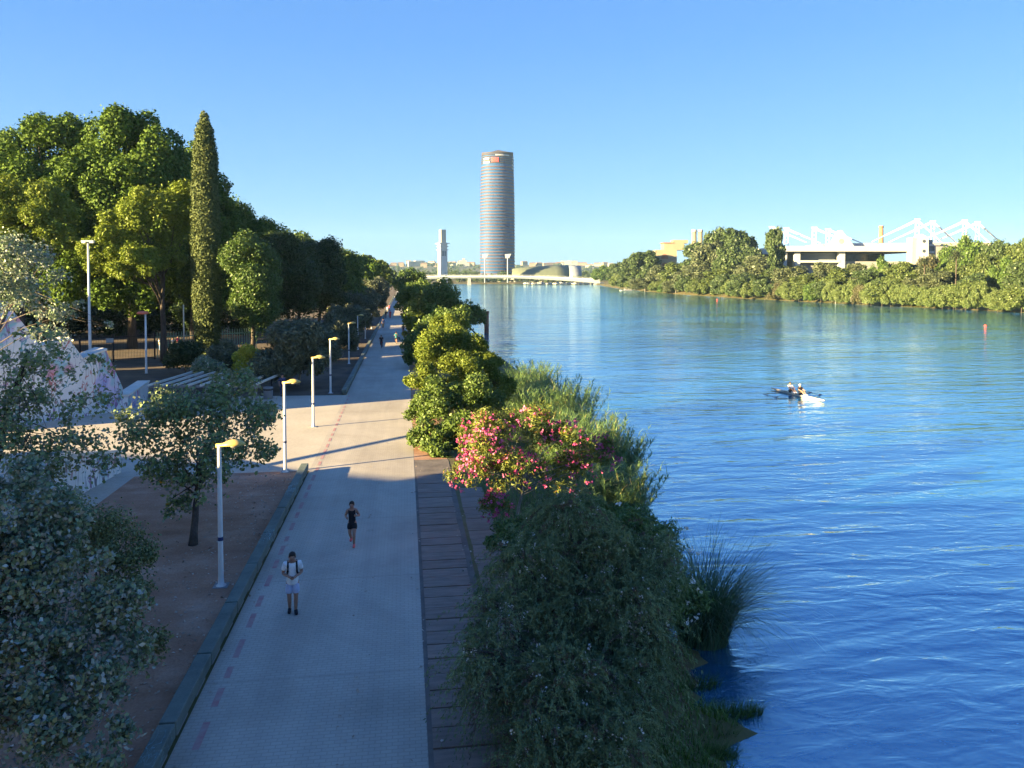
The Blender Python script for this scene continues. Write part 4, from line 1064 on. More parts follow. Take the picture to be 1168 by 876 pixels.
def person(label, loc, rz, H=1.75, pose='walk', shirt='c_white', shorts='c_pale', shoes='c_black', long_legs=False, sleeves=True, detail=1, group=None, female=False, hairlong=False, swing=1.0, head_down=0.0):
    k = H / 1.75
    root = thing('person', label, 'person', loc, rz, group); root.scale = (k, k, k)
    # joints, facing -Y
    sit = pose in ('cycle', 'row')
    hipz = .93; sh = .185 if not female else .16; hp = .09
    lean = {'walk': .0, 'run': .06, 'cycle': .42, 'row': -.05, 'stand': 0}[pose]
    pel = Vector((0, 0, hipz)); che = Vector((0, -lean * .75, hipz + .36)); nek = Vector((0, -lean * 1.1, hipz + .54)); hd = nek + Vector((0, -.03 - lean * .25 - head_down * .06, .16 - head_down * .02))
    if sit: pel = Vector((0, .0, hipz))
    def leg(s):
        if pose == 'walk': kn, an = Vector((s * hp, -.06 - .05 * s * swing, .5)), Vector((s * (hp - .01), .03 - .13 * s * swing, .09))
        elif pose == 'run': 
            if s > 0: kn, an = Vector((s * hp, -.20, .53)), Vector((s * .07, -.10, .10))
            else: kn, an = Vector((s * hp, -.03, .50)), Vector((s * .07, .26, .22))
        elif pose == 'cycle': kn, an = Vector((s * .1, -.34, .72 - .06 * s)), Vector((s * .1, -.16 + .1 * s, .34 - .13 * s))
        elif pose == 'row': kn, an = Vector((s * .1, -.36, hipz + .22)), Vector((s * .09, -.72, hipz - .06))
        else: kn, an = Vector((s * (hp + .01), -.02, .5)), Vector((s * (hp + .01), .0, .09))
        toe = an + Vector((s * .02, -.17, -.045)); heel = an + Vector((0, .05, -.05))
        return kn, an, toe, heel
    def arm(s):
        shd = Vector((s * sh, che.y - lean * .2, hipz + .47))
        if pose == 'walk' and detail == 2: el, wr = shd + Vector((s * .07, .02, -.27)), Vector((s * .07, -.26, hipz + .18))
        elif pose == 'walk': el, wr = shd + Vector((s * .05, .04 * s, -.28)), shd + Vector((s * .07, -.06 + .12 * s, -.52))
        elif pose == 'run': el, wr = shd + Vector((s * .10, .12, -.24)), shd + Vector((s * .02, -.14, -.20 + .04 * s))
        elif pose == 'cycle': el, wr = shd + Vector((s * .08, -.12, -.22)), shd + Vector((s * .06, -.36, -.34))
        elif pose == 'row': el, wr = shd + Vector((s * .05, -.2, -.18)), shd + Vector((s * .02, -.46, -.2))
        else: el, wr = shd + Vector((s * .06, .02, -.28)), shd + Vector((s * .07, -.04, -.53))
        return shd, el, wr
    S = Sk()
    ip = S.add(pel, .105); iw = S.add(pel.lerp(che, .45), .10 if not female else .085, ip); ic = S.add(che, .115 if not female else .10, iw)
    iu = S.add(che.lerp(nek, .6), .085, ic); i_n = S.add(nek + Vector((0, 0, .02)), .055, iu)
    ih = S.add(hd + Vector((0, -.01, -.05)), .072, i_n); ih2 = S.add(hd + Vector((0, .0, .03)), .09, ih); S.add(hd + Vector((0, .01, .09)), .065, ih2)
    if detail == 2: S.add(hd + Vector((0, -.105, -.015)), .014, ih2)
    for s in (-1, 1):
        shd, el, wr = arm(s)
        j = S.chain([(shd, .055), (shd.lerp(el, .5), .047), (el, .04), (el.lerp(wr, .5), .036), (wr, .026)], iu)
        hdv = (wr - el).normalized(); palm = S.add(wr + hdv * .07, .032, j)
        if detail == 2:
            sd_ = Vector((-s, 0, 0)); up_ = hdv.cross(sd_).normalized()
            for q in range(4):
                b0 = wr + hdv * .085 + up_ * (.03 - q * .02)
                S.chain([(b0 + hdv * .03, .0095), (b0 + hdv * (.055 - .006 * abs(q - 1)) + sd_ * .03, .0085)], palm)
            S.chain([(wr + hdv * .05 + sd_ * .03 + up_ * .03, .011), (wr + hdv * .075 + sd_ * .055 + up_ * .035, .009)], j)
        kn, an, toe, heel = leg(s)
        hpj = pel + Vector((s * hp, 0, -.04))
        j = S.chain([(hpj, .092), (hpj.lerp(kn, .5), .078), (kn, .055), (kn.lerp(an, .35) + Vector((0, .015, 0)), .054), (an, .036)], ip)
        S.chain([(an + Vector((s * .005, -.07, -.05)), .035), (toe, .03)], j)
    body = link('body', skin_mesh('body', S.v, S.e, S.r, M['skin'], 2), root)
    # shirt
    S = Sk(); a00 = S.add(pel + Vector((0, 0, -.13)), .155 if not female else .13); a0 = S.add(pel + Vector((0, 0, -.02)), .155 if not female else .13, a00); b0 = S.add(pel.lerp(che, .5), .15 if not female else .12, a0); c0 = S.add(che, .155 if not female else .13, b0); d0 = S.add(che.lerp(nek, .66), .115, c0)
    for s in (-1, 1):
        shd, el, wr = arm(s)
        if sleeves: S.chain([(shd, .078), (shd.lerp(el, .72), .07)], d0)
        else: S.add(shd * .8 + Vector((0, 0, .2 * shd.z + .01)), .064, d0)
    link('shirt' if sleeves else 'vest_top', skin_mesh('shirt', S.v, S.e, S.r, M[shirt], 2), root)
    # shorts or trousers
    S = Sk(); a0 = S.add(pel + Vector((0, 0, .10)), .125); a1 = S.add(pel + Vector((0, 0, -.03)), .14, a0)
    for s in (-1, 1):
        kn, an, toe, heel = leg(s); hpj = pel + Vector((s * hp, 0, -.05))
        ch = [(hpj, .112), (hpj.lerp(kn, .5), .102), (hpj.lerp(kn, .86), .094)]
        if long_legs: ch = [(hpj, .108), (kn, .075), (kn.lerp(an, .9), .058)]
        if female: ch = [(hpj, .112), (hpj.lerp(kn, .3), .105), (hpj.lerp(kn, .62), .092)] + (ch[1:] if long_legs else [])
        S.chain(ch, a1)
    link('trousers' if long_legs else 'shorts', skin_mesh('shorts', S.v, S.e, S.r, M[shorts], 2), root)
    for s in (-1, 1):
        kn, an, toe, heel = leg(s)
        S = Sk(); a0 = S.add(heel + Vector((0, .01, .02)), .045); a1 = S.add(an + Vector((0, -.03, -.04)), .052, a0); S.add(toe + Vector((0, -.02, .0)), .042, a1); S.add(an + Vector((0, .01, .02)), .044, a1)
        link('shoe', skin_mesh('shoe', S.v, S.e, S.r, M[shoes], 2), root)
    bm = bmesh.new(); bmesh.ops.create_icosphere(bm, subdivisions=3, radius=1)
    for v_ in bm.verts:
        q_ = v_.co.copy()
        front = max(0, -q_.y - .25); dz = .45 * front
        v_.co = hd + Vector((q_.x * .098, .022 + q_.y * .112, .035 + max(q_.z, -.75 + dz * 2.2) * .105))
    if hairlong:
        m_ = bmesh.ops.create_icosphere(bm, subdivisions=2, radius=1)
        for v_ in m_['verts']: v_.co = hd + Vector((v_.co.x * .04, .15 + v_.co.y * .045, -.03 + v_.co.z * .11))
    hm = bpy.data.meshes.new('hair'); bm.to_mesh(hm); bm.free(); hm.materials.append(M['hair']); hm.polygons.foreach_set('use_smooth', [True] * len(hm.polygons))
    link('hair', hm, root)
    if detail == 2:
        for s in (-1, 1):
            mb = MB(); e = hd + Vector((s * .035, -.088, .005)); mb.lathe([(.002, -.009), (.011, -.004), (.011, .004), (.002, .009)], e, 8); mb.build('eye', M['hair'], root, True)
            mb = MB(); e = hd + Vector((s * .092, .012, -.01)); mb.lathe([(.004, -.035), (.014, -.015), (.017, .015), (.005, .035)], e, 8, sy=1.3); mb.build('ear', M['skin'], root, True)
        mb = MB(); e = hd + Vector((0, -.087, -.062)); mb.lathe([(.003, -.008), (.022, -.002), (.022, .003), (.003, .008)], e, 10, sy=.35); mb.build('mouth', M['c_pink'], root, True)
    return root, k

wp = at(334, 699)
person('walker in white t-shirt and pale blue shorts looking down at a phone', wp, R(8), 1.82, 'walk', 'c_white', 'c_pale', 'c_black', detail=2, head_down=.9, swing=.5)
# backpack worn by the walker
t = thing('backpack', 'black backpack worn by the walker in white', 'backpack', wp, R(8))
mb = MB()
rr = []
for z, wx, dy in [(.96, .13, .10), (1.0, .16, .14), (1.2, .17, .16), (1.36, .15, .12), (1.42, .1, .06)]:
    rr.append([(wx * math.cos(a), .13 + dy * .5 + dy * .5 * math.sin(a), z) for a in [2 * math.pi * q / 12 for q in range(12)]])
mb.grid(rr); mb.build('bag', M['c_black'], t, True)
for s in (-1, 1):
    pts = [(s * .11, .15, 1.40), (s * .115, .06, 1.515), (s * .12, -.06, 1.50), (s * .125, -.155, 1.40), (s * .13, -.165, 1.28), (s * .155, -.1, 1.14), (s * .15, .1, 1.05)]
    mb = MB(); mb.tube(pts, .03, 8); mb.build('strap', M['c_black'], t, True)
t = thing('mobile_phone', 'small dark phone held in both hands by the walker in white', 'phone', wp + Vector((.045, -.34, 1.14)), R(8))
t.rotation_euler = (R(-35), 0, R(8))
mb = MB(); mb.box((-.037, -.075, 0), (.037, .075, .009)); mb.build('case', M['c_black'], t)
mb = MB(); mb.box((-.033, -.07, .0095), (.033, .07, .011)); mb.build('screen', M['window'], t)
person('jogger in black vest top and shorts with coral pink shoes', at(402, 623), R(-4), 1.66, 'run', 'c_black', 'c_black', 'shoe_pink', sleeves=False, detail=2, female=True, hairlong=True)

FP = 'people far down the promenade'
def bicycle(label, loc, rz):
    t = thing('bicycle', label, 'bicycle', loc, rz)
    for y in (-.52, .52):
        mb = MB(); pts = [(0, y + .33 * math.cos(a), .34 + .33 * math.sin(a)) for a in [2 * math.pi * q / 20 for q in range(21)]]
        mb.tube(pts, .018, 6)
        for q in range(8):
            a = math.pi * q / 8; mb.tube([(0, y - .32 * math.cos(a), .34 - .32 * math.sin(a)), (0, y + .32 * math.cos(a), .34 + .32 * math.sin(a))], .003, 4)
        mb.build('wheel', M['iron'], t, True)
    mb = MB()
    for a, b_ in [((0, .52, .34), (0, .16, .82)), ((0, .16, .82), (0, .05, .32)), ((0, .05, .32), (0, .52, .34)), ((0, .16, .8), (0, -.36, .84)), ((0, .05, .32), (0, -.36, .78)), ((0, -.36, .9), (0, -.52, .34)), ((0, .05, .32), (0, .16, .82))]:
        mb.tube([a, b_], .018, 6)
    mb.build('frame', M['c_red'], t, True)
    mb = MB(); mb.tube([(-.27, -.3, .98), (-.1, -.38, 1.0), (.1, -.38, 1.0), (.27, -.3, .98)], .014, 6); mb.tube([(0, -.36, .85), (0, -.38, 1.0)], .014, 6); mb.build('handlebar', M['iron'], t, True)
    mb = MB(); mb.lathe([(.02, .84), (.09, .86), (.09, .89), (.02, .9)], (0, .2, 0), 10, sy=1.5); mb.build('saddle', M['c_black'], t, True)
    return t
p = at(435, 397); bicycle('bicycle ridden by the person in black in the middle of the shaded path', p, 0)
person('cyclist in black riding in the middle of the shaded path', (p.x, p.y + .16, .0), 0, 1.75, 'cycle', 'c_black', 'c_black', 'c_black', long_legs=True, group=FP)
p = at(460, 382); bicycle('bicycle ridden close to the bushes on the right of the path', p, 0)
person('cyclist riding close to the bushes on the right of the path', (p.x, p.y + .16, .0), 0, 1.75, 'cycle', 'c_navy', 'c_grey', 'c_black', group=FP)
for px, py, pose, sh, st, sp, ll, lab in [
        (452, 392, 'run', 'c_teal', 'c_black', 'c_black', False, 'runner in teal top on the right half of the shaded path'),
        (437, 374, 'walk', 'c_navy', 'c_black', 'c_black', True, 'walker in navy beside the far wall'),
        (440, 363, 'walk', 'c_black', 'c_grey', 'c_black', True, 'walker in black beside the far wall, just past the one in navy'),
        (445, 363, 'walk', 'c_red', 'c_red', 'c_black', True, 'walker dressed all in red far along the path'),
        (444, 355, 'walk', 'c_pink', 'c_black', 'c_black', True, 'walker in pink top, the farthest figure on the path'),
        (442, 357, 'walk', 'c_white', 'c_grey', 'c_black', True, 'walker in white top beside the one in pink')]:
    p = at(px, py); person(lab, p, R(random.uniform(-10, 10)), 1.74, pose, sh, st, sp, long_legs=ll, group=FP, detail=1)
for px, py, H, sh, st, lab in [(322, 452, 1.8, 'c_navy', 'c_navy', 'person in navy standing behind the corner lamp in the plaza'), (275, 443, 1.55, 'c_pink', 'c_white', 'person in pink and white below the yellow bush'),
                               (256, 432, 1.8, 'c_blue', 'c_blue', 'person in blue between the cypress and the yellow bush')]:
    p = at(px, py); person(lab, p, R(30), H, 'stand', sh, st, 'c_black', long_legs=True, group='people in the plaza')
for px, D, sh, lab in [(183, 98, 'c_white', 'person in white behind the fence, left of the pine trunk'), (197, 98, 'c_white', 'person in white behind the fence, right of the pine trunk'), (203, 101, 'c_pink', 'person in pink behind the fence beside the thin post')]:
    p = P(px, 400, D); p.z = 0; person(lab, p, R(60), 1.75, 'stand', sh, 'c_blue', 'c_black', long_legs=True, group='people behind the fence')

# ------------------------------------------------------------------ on the water
bp = at(909, 452, WZ)
tipa, tipb = at(888, 444, WZ + .2), at(930, 454, WZ + .2)
bp = (tipa + tipb) / 2; bp.z = WZ
brz = math.atan2(tipb.y - tipa.y, tipb.x - tipa.x)
t = thing('rowing_boat', 'slim pale varnished racing shell carrying two rowers', 'boat', (bp.x, bp.y, WZ), brz)
rings = []
for x, wd, z0, z1 in [(-4.0, .02, .12, .17), (-3.2, .13, .0, .17), (-1.8, .25, -.06, .18), (0, .32, -.08, .18), (1.8, .25, -.06, .18), (3.2, .13, 0, .17), (4.0, .02, .12, .17)]:
    rings.append([(x, wd * math.cos(a), z1 + (z1 - z0) * math.sin(a) if math.sin(a) < 0 else z1) for a in [math.pi + math.pi * q / 8 for q in range(9)]])
mb = MB(); mb.grid(rings); mb.build('hull', M['boat'], t, True)
for x0, x1 in ((-4.0, -1.6), (1.4, 4.0)):
    mb = MB(); mb.grid([[(x0, -.03 if x0 < -3 else -.22, .185), (x0, .03 if x0 < -3 else .22, .185)], [(x1, -.22 if x1 < 3 else -.03, .185), (x1, .22 if x1 < 3 else .03, .185)]], closed=False, cap=False)
    mb.prism([(x0, -.02, .186), (x0, .02, .186), (x1, .02, .186), (x1, -.02, .186)], (0, 0, .03)); mb.build('deck', M['boat'], t)
for x in (-.75, .75):
    mb = MB()
    for s in (-1, 1): mb.tube([(x - .3, s * .25, .22), (x, s * .8, .3), (x + .3, s * .25, .22)], .015, 6)
    mb.build('rigger', M['iron'], t)
for i, (x, lab, sh) in enumerate([(-.75, 'rower in white top seated nearer the left tip of the boat', 'c_white'), (.75, 'rower in black top and pale cap seated on the right in the boat', 'c_black')]):
    o, k = person(lab, (0, 0, 0), 0, 1.75, 'row', sh, 'c_black', 'c_white', group='rowers', detail=1)
    o.matrix_world = Matrix.Translation((bp.x, bp.y, WZ)) @ Matrix.Rotation(brz, 4, 'Z') @ Matrix.Translation((x - .15, 0, -.58)) @ Matrix.Rotation(R(90), 4, 'Z')
    if sh == 'c_black':
        for ch in o.children:
            if ch.name.startswith('hair'): ch.data.materials[0] = M['c_white']; ch.name = 'cap'
    for s in (-1, 1):
        q = thing('oar', '', 'oar', (bp.x, bp.y, WZ), brz, 'oars of the racing shell')
        q['label'] = '%s oar of the %s' % ('far-side' if s > 0 else 'near-side', 'rower in white' if i == 0 else 'rower in black')
        h0, h1 = Vector((x + .35, s * .1, .48)), Vector((x - .55, s * 2.6, -.0))
        mb = MB(); mb.tube([h0, h0.lerp(h1, .85)], .022, 6); mb.build('shaft', M['oar'], q)
        e = h0.lerp(h1, .85); d_ = (h1 - h0).normalized()
        mb = MB(); mb.prism([e + Vector((-.05, 0, -.04)), e + d_ * .15 + Vector((-.11, 0, -.02)), e + d_ * .5 + Vector((-.11, 0, 0)), e + d_ * .5 + Vector((.11, 0, 0)), e + d_ * .15 + Vector((.11, 0, .02)), e + Vector((.05, 0, .04))], (0, 0, .02)); mb.build('blade', M['blade'], q)
def buoy(px, py, label, k=1.0):
    p = at(px, py, WZ); t = thing('buoy', label, 'buoy', (p.x, p.y, WZ), 0, 'red marker buoys')
    t.scale = (k, k, k)
    mb = MB(); mb.lathe([(.05, -.2), (.45, -.1), (.5, .15), (.35, .42), (.1, .52), (.02, .53)], sides=14); mb.build('float', M['red'], t, True)
    mb = MB(); mb.lathe([(.05, .52), (.05, .75), (.02, .76)], sides=8); mb.build('ring_post', M['iron'], t)
buoy(1124, 372, 'red buoy on open water near the right edge', .62); buoy(818, 342, 'tiny red buoy far off below the bank trees', .8)
p = at(555, 380, WZ)
t = thing('mooring_post', 'rusty steel mooring post standing in the river', 'post', (p.x, p.y, WZ))
mb = MB(); mb.lathe([(.45, -2), (.45, 4.2), (.4, 4.3)], sides=14); mb.build('shaft', M['rust'], t, True)
mb = MB(); mb.lathe([(.5, 4.0), (.52, 4.02), (.52, 4.25), (.5, 4.27)], sides=14); mb.build('collar', M['rust'], t, True); mb = MB(); mb.lathe([(.47, 1.5), (.5, 1.52), (.5, 1.7), (.47, 1.72)], sides=14); mb.build('collar', M['rust'], t, True)

# ------------------------------------------------------------------ footbridge, white tower, skyscraper
Dd = 842.0
a, b_ = P(448, 318, Dd), P(684, 322, Dd)
t = thing('footbridge', 'long low white footbridge spanning the river below the skyscraper', 'bridge', (a.x, a.y, 0), math.atan2(b_.y - a.y, b_.x - a.x))
Lb = (Vector((b_.x, b_.y)) - Vector((a.x, a.y))).length
top_r, bot_r = [], []
N = 24
rings = []
for i in range(N + 1):
    u = i / N; x = u * Lb
    zt = 8.6 - 3.6 * max(0, (u - .55) / .45) ** 1.6 - .8 * max(0, (.3 - u) / .3) ** 1.5
    dep = 3.0 + 2.0 * (abs(u - .45) / .55) ** 2
    rings.append([(x, -4, zt - 1.3), (x, -4, zt), (x, 4, zt), (x, 4, zt - 1.3), (x, 2, zt - dep), (x, -2, zt - dep)])
mb = MB(); mb.grid(rings); mb.build('deck', M['white'], t)
for s in (-3.8, 3.8):
    mb = MB(); mb.tube([(r[1][0], s, r[1][2] + 1.0) for r in rings], .07, 6)
    for r in rings[::1]: mb.tube([(r[1][0], s, r[1][2]), (r[1][0], s, r[1][2] + 1.0)], .06, 5)
    mb.build('railing', M['polewhite'], t)
for u in (.02, .37, .98):
    mb = MB(); i = int(u * N); z = rings[i][4][2]; x = u * Lb
    mb.grid([[(x - 2.4, -2.5, -4), (x + 2.4, -2.5, -4), (x + 2.4, 2.5, -4), (x - 2.4, 2.5, -4)], [(x - 1.6, -1.8, z + .4), (x + 1.6, -1.8, z + .4), (x + 1.6, 1.8, z + .4), (x - 1.6, 1.8, z + .4)]]); mb.build('pier', M['grey'], t)
# pale stone bank under the bridge
mb = MB(); rg = np.random.default_rng(8)
lft = at(470, 325, WZ)
for px in np.linspace(600, 690, 46):
    q = P(px, 322, 840 + rg.uniform(0, 40)); s = rg.uniform(1.2, 3.5)
    mb.lathe([(.1, -1.4), (s, -.6), (s * .9, s * .35 - .6), (s * .4, s * .7 - .6), (.05, s * .75 - .6)], (q.x, q.y, WZ + 1.4), 7)
tag(mb.build('riprap', M['offwhite']), 'pale boulders heaped along the shore under the footbridge', 'rocks', kind='stuff')

D = 935
p = P(505, 325, D); s = D / F; zt = P(505, 277, D).z; zt2 = P(505, 262, D).z
t = thing('observation_tower', 'slender white tower with an open viewing top behind the footbridge', 'tower', (p.x, p.y, 0), R(20))
mb = MB(); wd = 4.6
mb.grid([[(-wd, -wd, 0), (wd, -wd, 0), (wd, wd, 0), (-wd, wd, 0)], [(-wd * .92, -wd * .92, zt), (wd * .92, -wd * .92, zt), (wd * .92, wd * .92, zt), (-wd * .92, wd * .92, zt)]]); mb.build('shaft', M['white'], t)
mb = MB(); mb.box((-6.6, -6.6, zt - 1.4), (6.6, 6.6, zt - .4)); mb.box((-5.4, -5.4, zt - 5), (5.4, 5.4, zt - 3.8)); mb.box((-5.6, -5.6, zt - 9), (5.6, 5.6, zt - 8)); mb.build('balcony', M['white'], t)
mb = MB(); mb.box((-3.2, -3.2, zt + .003), (3.2, 3.2, zt2)); mb.build('top_block', M['offwhite'], t)
mb = MB()
for k in range(3): mb.box((4.3, -2.5 + k * 1.9, zt - 12), (4.66, -1.3 + k * 1.9, zt - 2)); mb.box((-3 + 2 * k, -4.66, zt - 16), (-2 + 2 * k, -4.3, zt - 10))
mb.build('window', M['window'], t)

D = 1200
p = P(567.5, 308, D); s = D / F; rx = 19.8 * s; ry = 17 * s; zt = P(567, 177, D).z; zb = 0
t = thing('skyscraper', 'tall oval office tower ringed with thin terracotta bands', 'skyscraper', (p.x, p.y, 0), R(10))
def tprof(z): u = z / zt; return 1.03 - .10 * u ** 3
mb = MB(); zs = np.linspace(0, zt, 30); mb.lathe([(tprof(z), z) for z in zs], sides=64, sx=rx * .965, sy=ry * .965)
M['towerglass'] = mat_var('tower_glass', (0.02, 0.06, 0.15), (0.03, 0.085, 0.21), 0.03, 0.6, spec=.15)
mb.build('glass_core', M['towerglass'], t, True)
M['terracotta'] = mat_var('terracotta_louvre', (0.10, 0.055, 0.05), (0.13, 0.075, 0.07), 0.05, 0.7)
mb = MB(); nf = 36
for k in range(nf):
    z = 6 + k * (zt - 26) / (nf - 1); q = tprof(z)
    mb.lathe([(q * .96, z - .8), (q * 1.0, z - .8), (q * 1.0, z + .55), (q * .96, z + .55)], sides=64, sx=rx, sy=ry)
mb.build('louvre_band', M['terracotta'], t, True)
mb = MB()   # crown: sloping rim, higher at the back
for k in range(5):
    z = zt - 15 + k * 3.2; q = tprof(z); mb.lathe([(q * .965, z), (q * .995, z), (q * .995, z + 1.5), (q * .965, z + 1.5)], sides=64, sx=rx, sy=ry)
M['crown'] = mat_var('tower_crown', (0.055, 0.042, 0.042), (0.075, 0.058, 0.058), 0.05, 0.7)
mb.build('crown_band', M['crown'], t, True)
mb = MB(); q = .935
mb.grid([[(q * rx * f * math.cos(a), q * ry * f * math.sin(a), zt + .1 + hz * (.62 + .38 * math.sin(a + .5))) for a in [2 * math.pi * k / 48 for k in range(48)]] for f, hz in ((.98, 0), (.98, 6.0), (.7, 7.5), (.2, 8.5))]); mb.build('roof', M['crown'], t, True)
def arc_panel(a0, a1, z0, z1, off=1.03):
    mb = MB(); q = tprof(zt - 8) * off
    A = [a0 + (a1 - a0) * k / 10 for k in range(11)]
    mb.grid([[(q * rx * math.cos(a), q * ry * math.sin(a), z0) for a in A], [(q * rx * math.cos(a), q * ry * math.sin(a), z1) for a in A], [(q * rx * .99 * math.cos(a), q * ry * .99 * math.sin(a), z1) for a in A], [(q * rx * .99 * math.cos(a), q * ry * .99 * math.sin(a), z0) for a in A]], closed=False, cap=False)
    return mb
arc_panel(R(-126), R(-101), zt - 13.5, zt - 6.5).build('sign_panel', M['signred'], t)
for a0, a1, z0, z1 in [(-160, -132, -15, -12), (-158, -134, -10, -7), (-45, -22, -18, -15.5), (-44, -24, -12, -9.5), (-45, -20, -23, -20.5), (-44, -26, -7, -5)]:
    arc_panel(R(a0), R(a1), zt + z0, zt + z1).build('lettering', M['white'], t)
mb = arc_panel(R(-112), R(-60), zt - 3.6, zt - 1.6, 1.0); mb.build('parapet_light', M['white'], t)

# white lamp-sails
for px, D, lab, s in [(553, 905, 'white sail-shaped reflector on a mast, left of the pair before the skyscraper', 1), (579, 900, 'white sail-shaped reflector on a mast, right of the pair before the skyscraper', -1)]:
    p = P(px, 320, D); p.z = 0; zt_ = P(px, 290, D).z
    t = thing('sail_mast', lab, 'mast', p, 0, 'sail masts before the skyscraper')
    mb = MB(); mb.lathe([(.7, 0), (.5, zt_ - 3), (.3, zt_ - 1)], sides=8); mb.build('shaft', M['white'], t, True)
    mb = MB(); mb.prism([(-3.2, -.4, zt_), (4.2, -.4, zt_ + .6), (1.8, -.4, zt_ - 4.4), (-2.4, -.4, zt_ - 4.8)], (0, .5, 0)); mb.build('sail', M['white'], t)
# hall with curved roof
D = 1010; s = D / F
a, b_ = P(584, 318, D), P(648, 318, D); L = (b_ - a).length
t = thing('exhibition_hall', 'long hall with curved olive-green roof right of the skyscraper', 'building', (a.x, a.y, 0), math.atan2(b_.y - a.y, b_.x - a.x))
zb, zt_ = P(600, 311, D).z, P(620, 302.5, D).z
def arc(x, k=1.0): return [(x, -22 * math.cos(q), 3 + (zt_ - 3) * k * math.sin(q)) for q in [math.pi * j / 14 for j in range(15)]]
mb = MB(); mb.grid([arc(0, .75), arc(L * .3, .9), arc(L * .75, 1.0), arc(L, 1.0)]); mb.build('roof', M['roofgreen'], t, True)
mb = MB(); mb.grid([[(L + .3, y, z) for x, y, z in arc(0)], [(L + 16, y * 1.0, z * .97) for x, y, z in arc(0)]]); mb.build('end_arch', M['darkgrey'], t, True)
for k in range(4):
    mb = MB(); x = 2 + k * 11; mb.prism([(x, -23, 0), (x + 3, -23, 0), (x + 7, -23, 8), (x + 5, -23, 8)], (0, 3, 0)); mb.build('buttress', M['offwhite'], t)
mb = MB(); mb.box((-16, -24, 3), (L, -22.4, 5.4)); mb.box((-22, -20, 0), (-2, 0, 8.6)); mb.build('terrace', M['offwhite'], t)

# ------------------------------------------------------------------ distant town on the hills
hrng = random.Random(11)
protos = {}
def house_mesh(kind, wd, dp, h, roofh):
    mb = MB(); mb.box((-wd / 2, -dp / 2, -6), (wd / 2, dp / 2, h))
    mb.grid([[(-wd / 2 - .6, -dp / 2 - .6, h + .003), (wd / 2 + .6, -dp / 2 - .6, h + .003), (wd / 2 + .6, dp / 2 + .6, h + .003), (-wd / 2 - .6, dp / 2 + .6, h + .003)],
             [(-wd / 2 + 2, -.3, h + roofh), (wd / 2 - 2, -.3, h + roofh), (wd / 2 - 2, .3, h + roofh), (-wd / 2 + 2, .3, h + roofh)]], mi=1)
    nfl = max(2, int(h / 3.2)); nw = max(3, int(wd / 4))
    for f_ in range(nfl):
        for q in range(nw):
            x = -wd / 2 + (q + .5) * wd / nw; z = (f_ + .45) * h / nfl
            mb.box((x - .8, -dp / 2 - .06, z - .2), (x + .8, -dp / 2 + .1, z + 1.5), 2)
    mb.box((wd * .2, -1, h), (wd * .2 + 2, 1, h + roofh + 1.5), 0)
    return mb.mesh('house_wall', [M[kind], M['tile'] if roofh > 1.2 else M['offwhite'], M['window']])
protos = [house_mesh('house1', 30, 14, 13, 3), house_mesh('house2', 24, 14, 16, 2.5), house_mesh('house1', 44, 16, 20, .8), house_mesh('house3', 36, 14, 12, 3.2), house_mesh('house1', 20, 14, 24, .8), house_mesh('house2', 52, 16, 11, 3)]
nouns = ['low white house with clay roof', 'ochre house with clay roof', 'wide white apartment block', 'reddish house row with clay roof', 'narrow white high block', 'long ochre house row with clay roof']
pxs = []
px = 388.0
while px < 742:
    if not (540 < px < 592): pxs.append(px)
    px += hrng.uniform(5.0, 10)
for i, px in enumerate(pxs):
    y = hrng.uniform(2850, 3250); q = P(px, 300, y); k = hrng.choice([0, 0, 1, 1, 2, 3, 4, 5])
    o = link('house', protos[k]); o.location = (q.x, q.y, hillz(q.x, q.y) - 1.0); o.rotation_euler = (0, 0, hrng.uniform(-.5, .5))
    side = 'left of the skyscraper' if px < 540 else 'right of the skyscraper'
    tag(o, '%s on the hill skyline, %s building from the left' % (nouns[k], nth(i)), 'house', 'hilltop town')
# church-like white block left of the tower
q = P(528, 300, 2900); t = thing('hilltop_church', 'pale stepped building on the skyline between white tower and skyscraper', 'building', (q.x, q.y, hillz(q.x, 2900) - 3), 0)
mb = MB(); mb.box((-24, -10, 0), (24, 10, 17)); mb.build('wall', M['house1'], t)
mb = MB(); mb.box((-12, -8, 17), (14, 8, 26)); mb.box((-2, -5, 26), (8, 5, 34)); mb.build('tower', M['house1'], t)

# woods beyond the bridge (read as one mass)
rng = np.random.default_rng(77)
bl = []
for px in np.linspace(380, 760, 210):
    D = rng.uniform(1080, 1750); q = P(px, 313, D); h = rng.uniform(8, 17); 
    if 540 < px < 595 and D > 1120: D = 1100
    bl.append([q.x, q.y, h * .5, h * .6, h * .6, h * .55])
for px in np.linspace(430, 770, 110):
    D = rng.uniform(930, 1000); q = P(px, 313, D); h = rng.uniform(3, 7)
    if 490 < px < 520: continue
    bl.append([q.x, q.y, h * .5, h * .8, h * .8, h * .55])
sb = sub_blobs(bl, 6, .5, rng)
V = leaves_on(sb, 60000, 2.0, 1.5, rng)
V[..., 2] = np.maximum(V[..., 2], 0)
tag(link('distant_woods', quads_mesh('distant_woods', V, rng.uniform(0, 1, len(V)), M['rb1'])), 'belt of far-off trees below the hilltop town', 'woods', kind='stuff')
# trees on the hills
bl = []
for px in np.linspace(385, 750, 140):
    D = rng.uniform(2650, 3000); q = P(px, 300, D); h = rng.uniform(6, 13)
    bl.append([q.x, q.y, hillz(q.x, q.y) + h * .4, h, h, h * .6])
V = leaves_on(sub_blobs(bl, 5, .5, rng), 24000, 3.5, 2.8, rng)
tag(link('hill_woods', quads_mesh('hill_woods', V, rng.uniform(0, 1, len(V)), M['rb1'])), 'scattered trees among the hilltop houses', 'woods', kind='stuff')

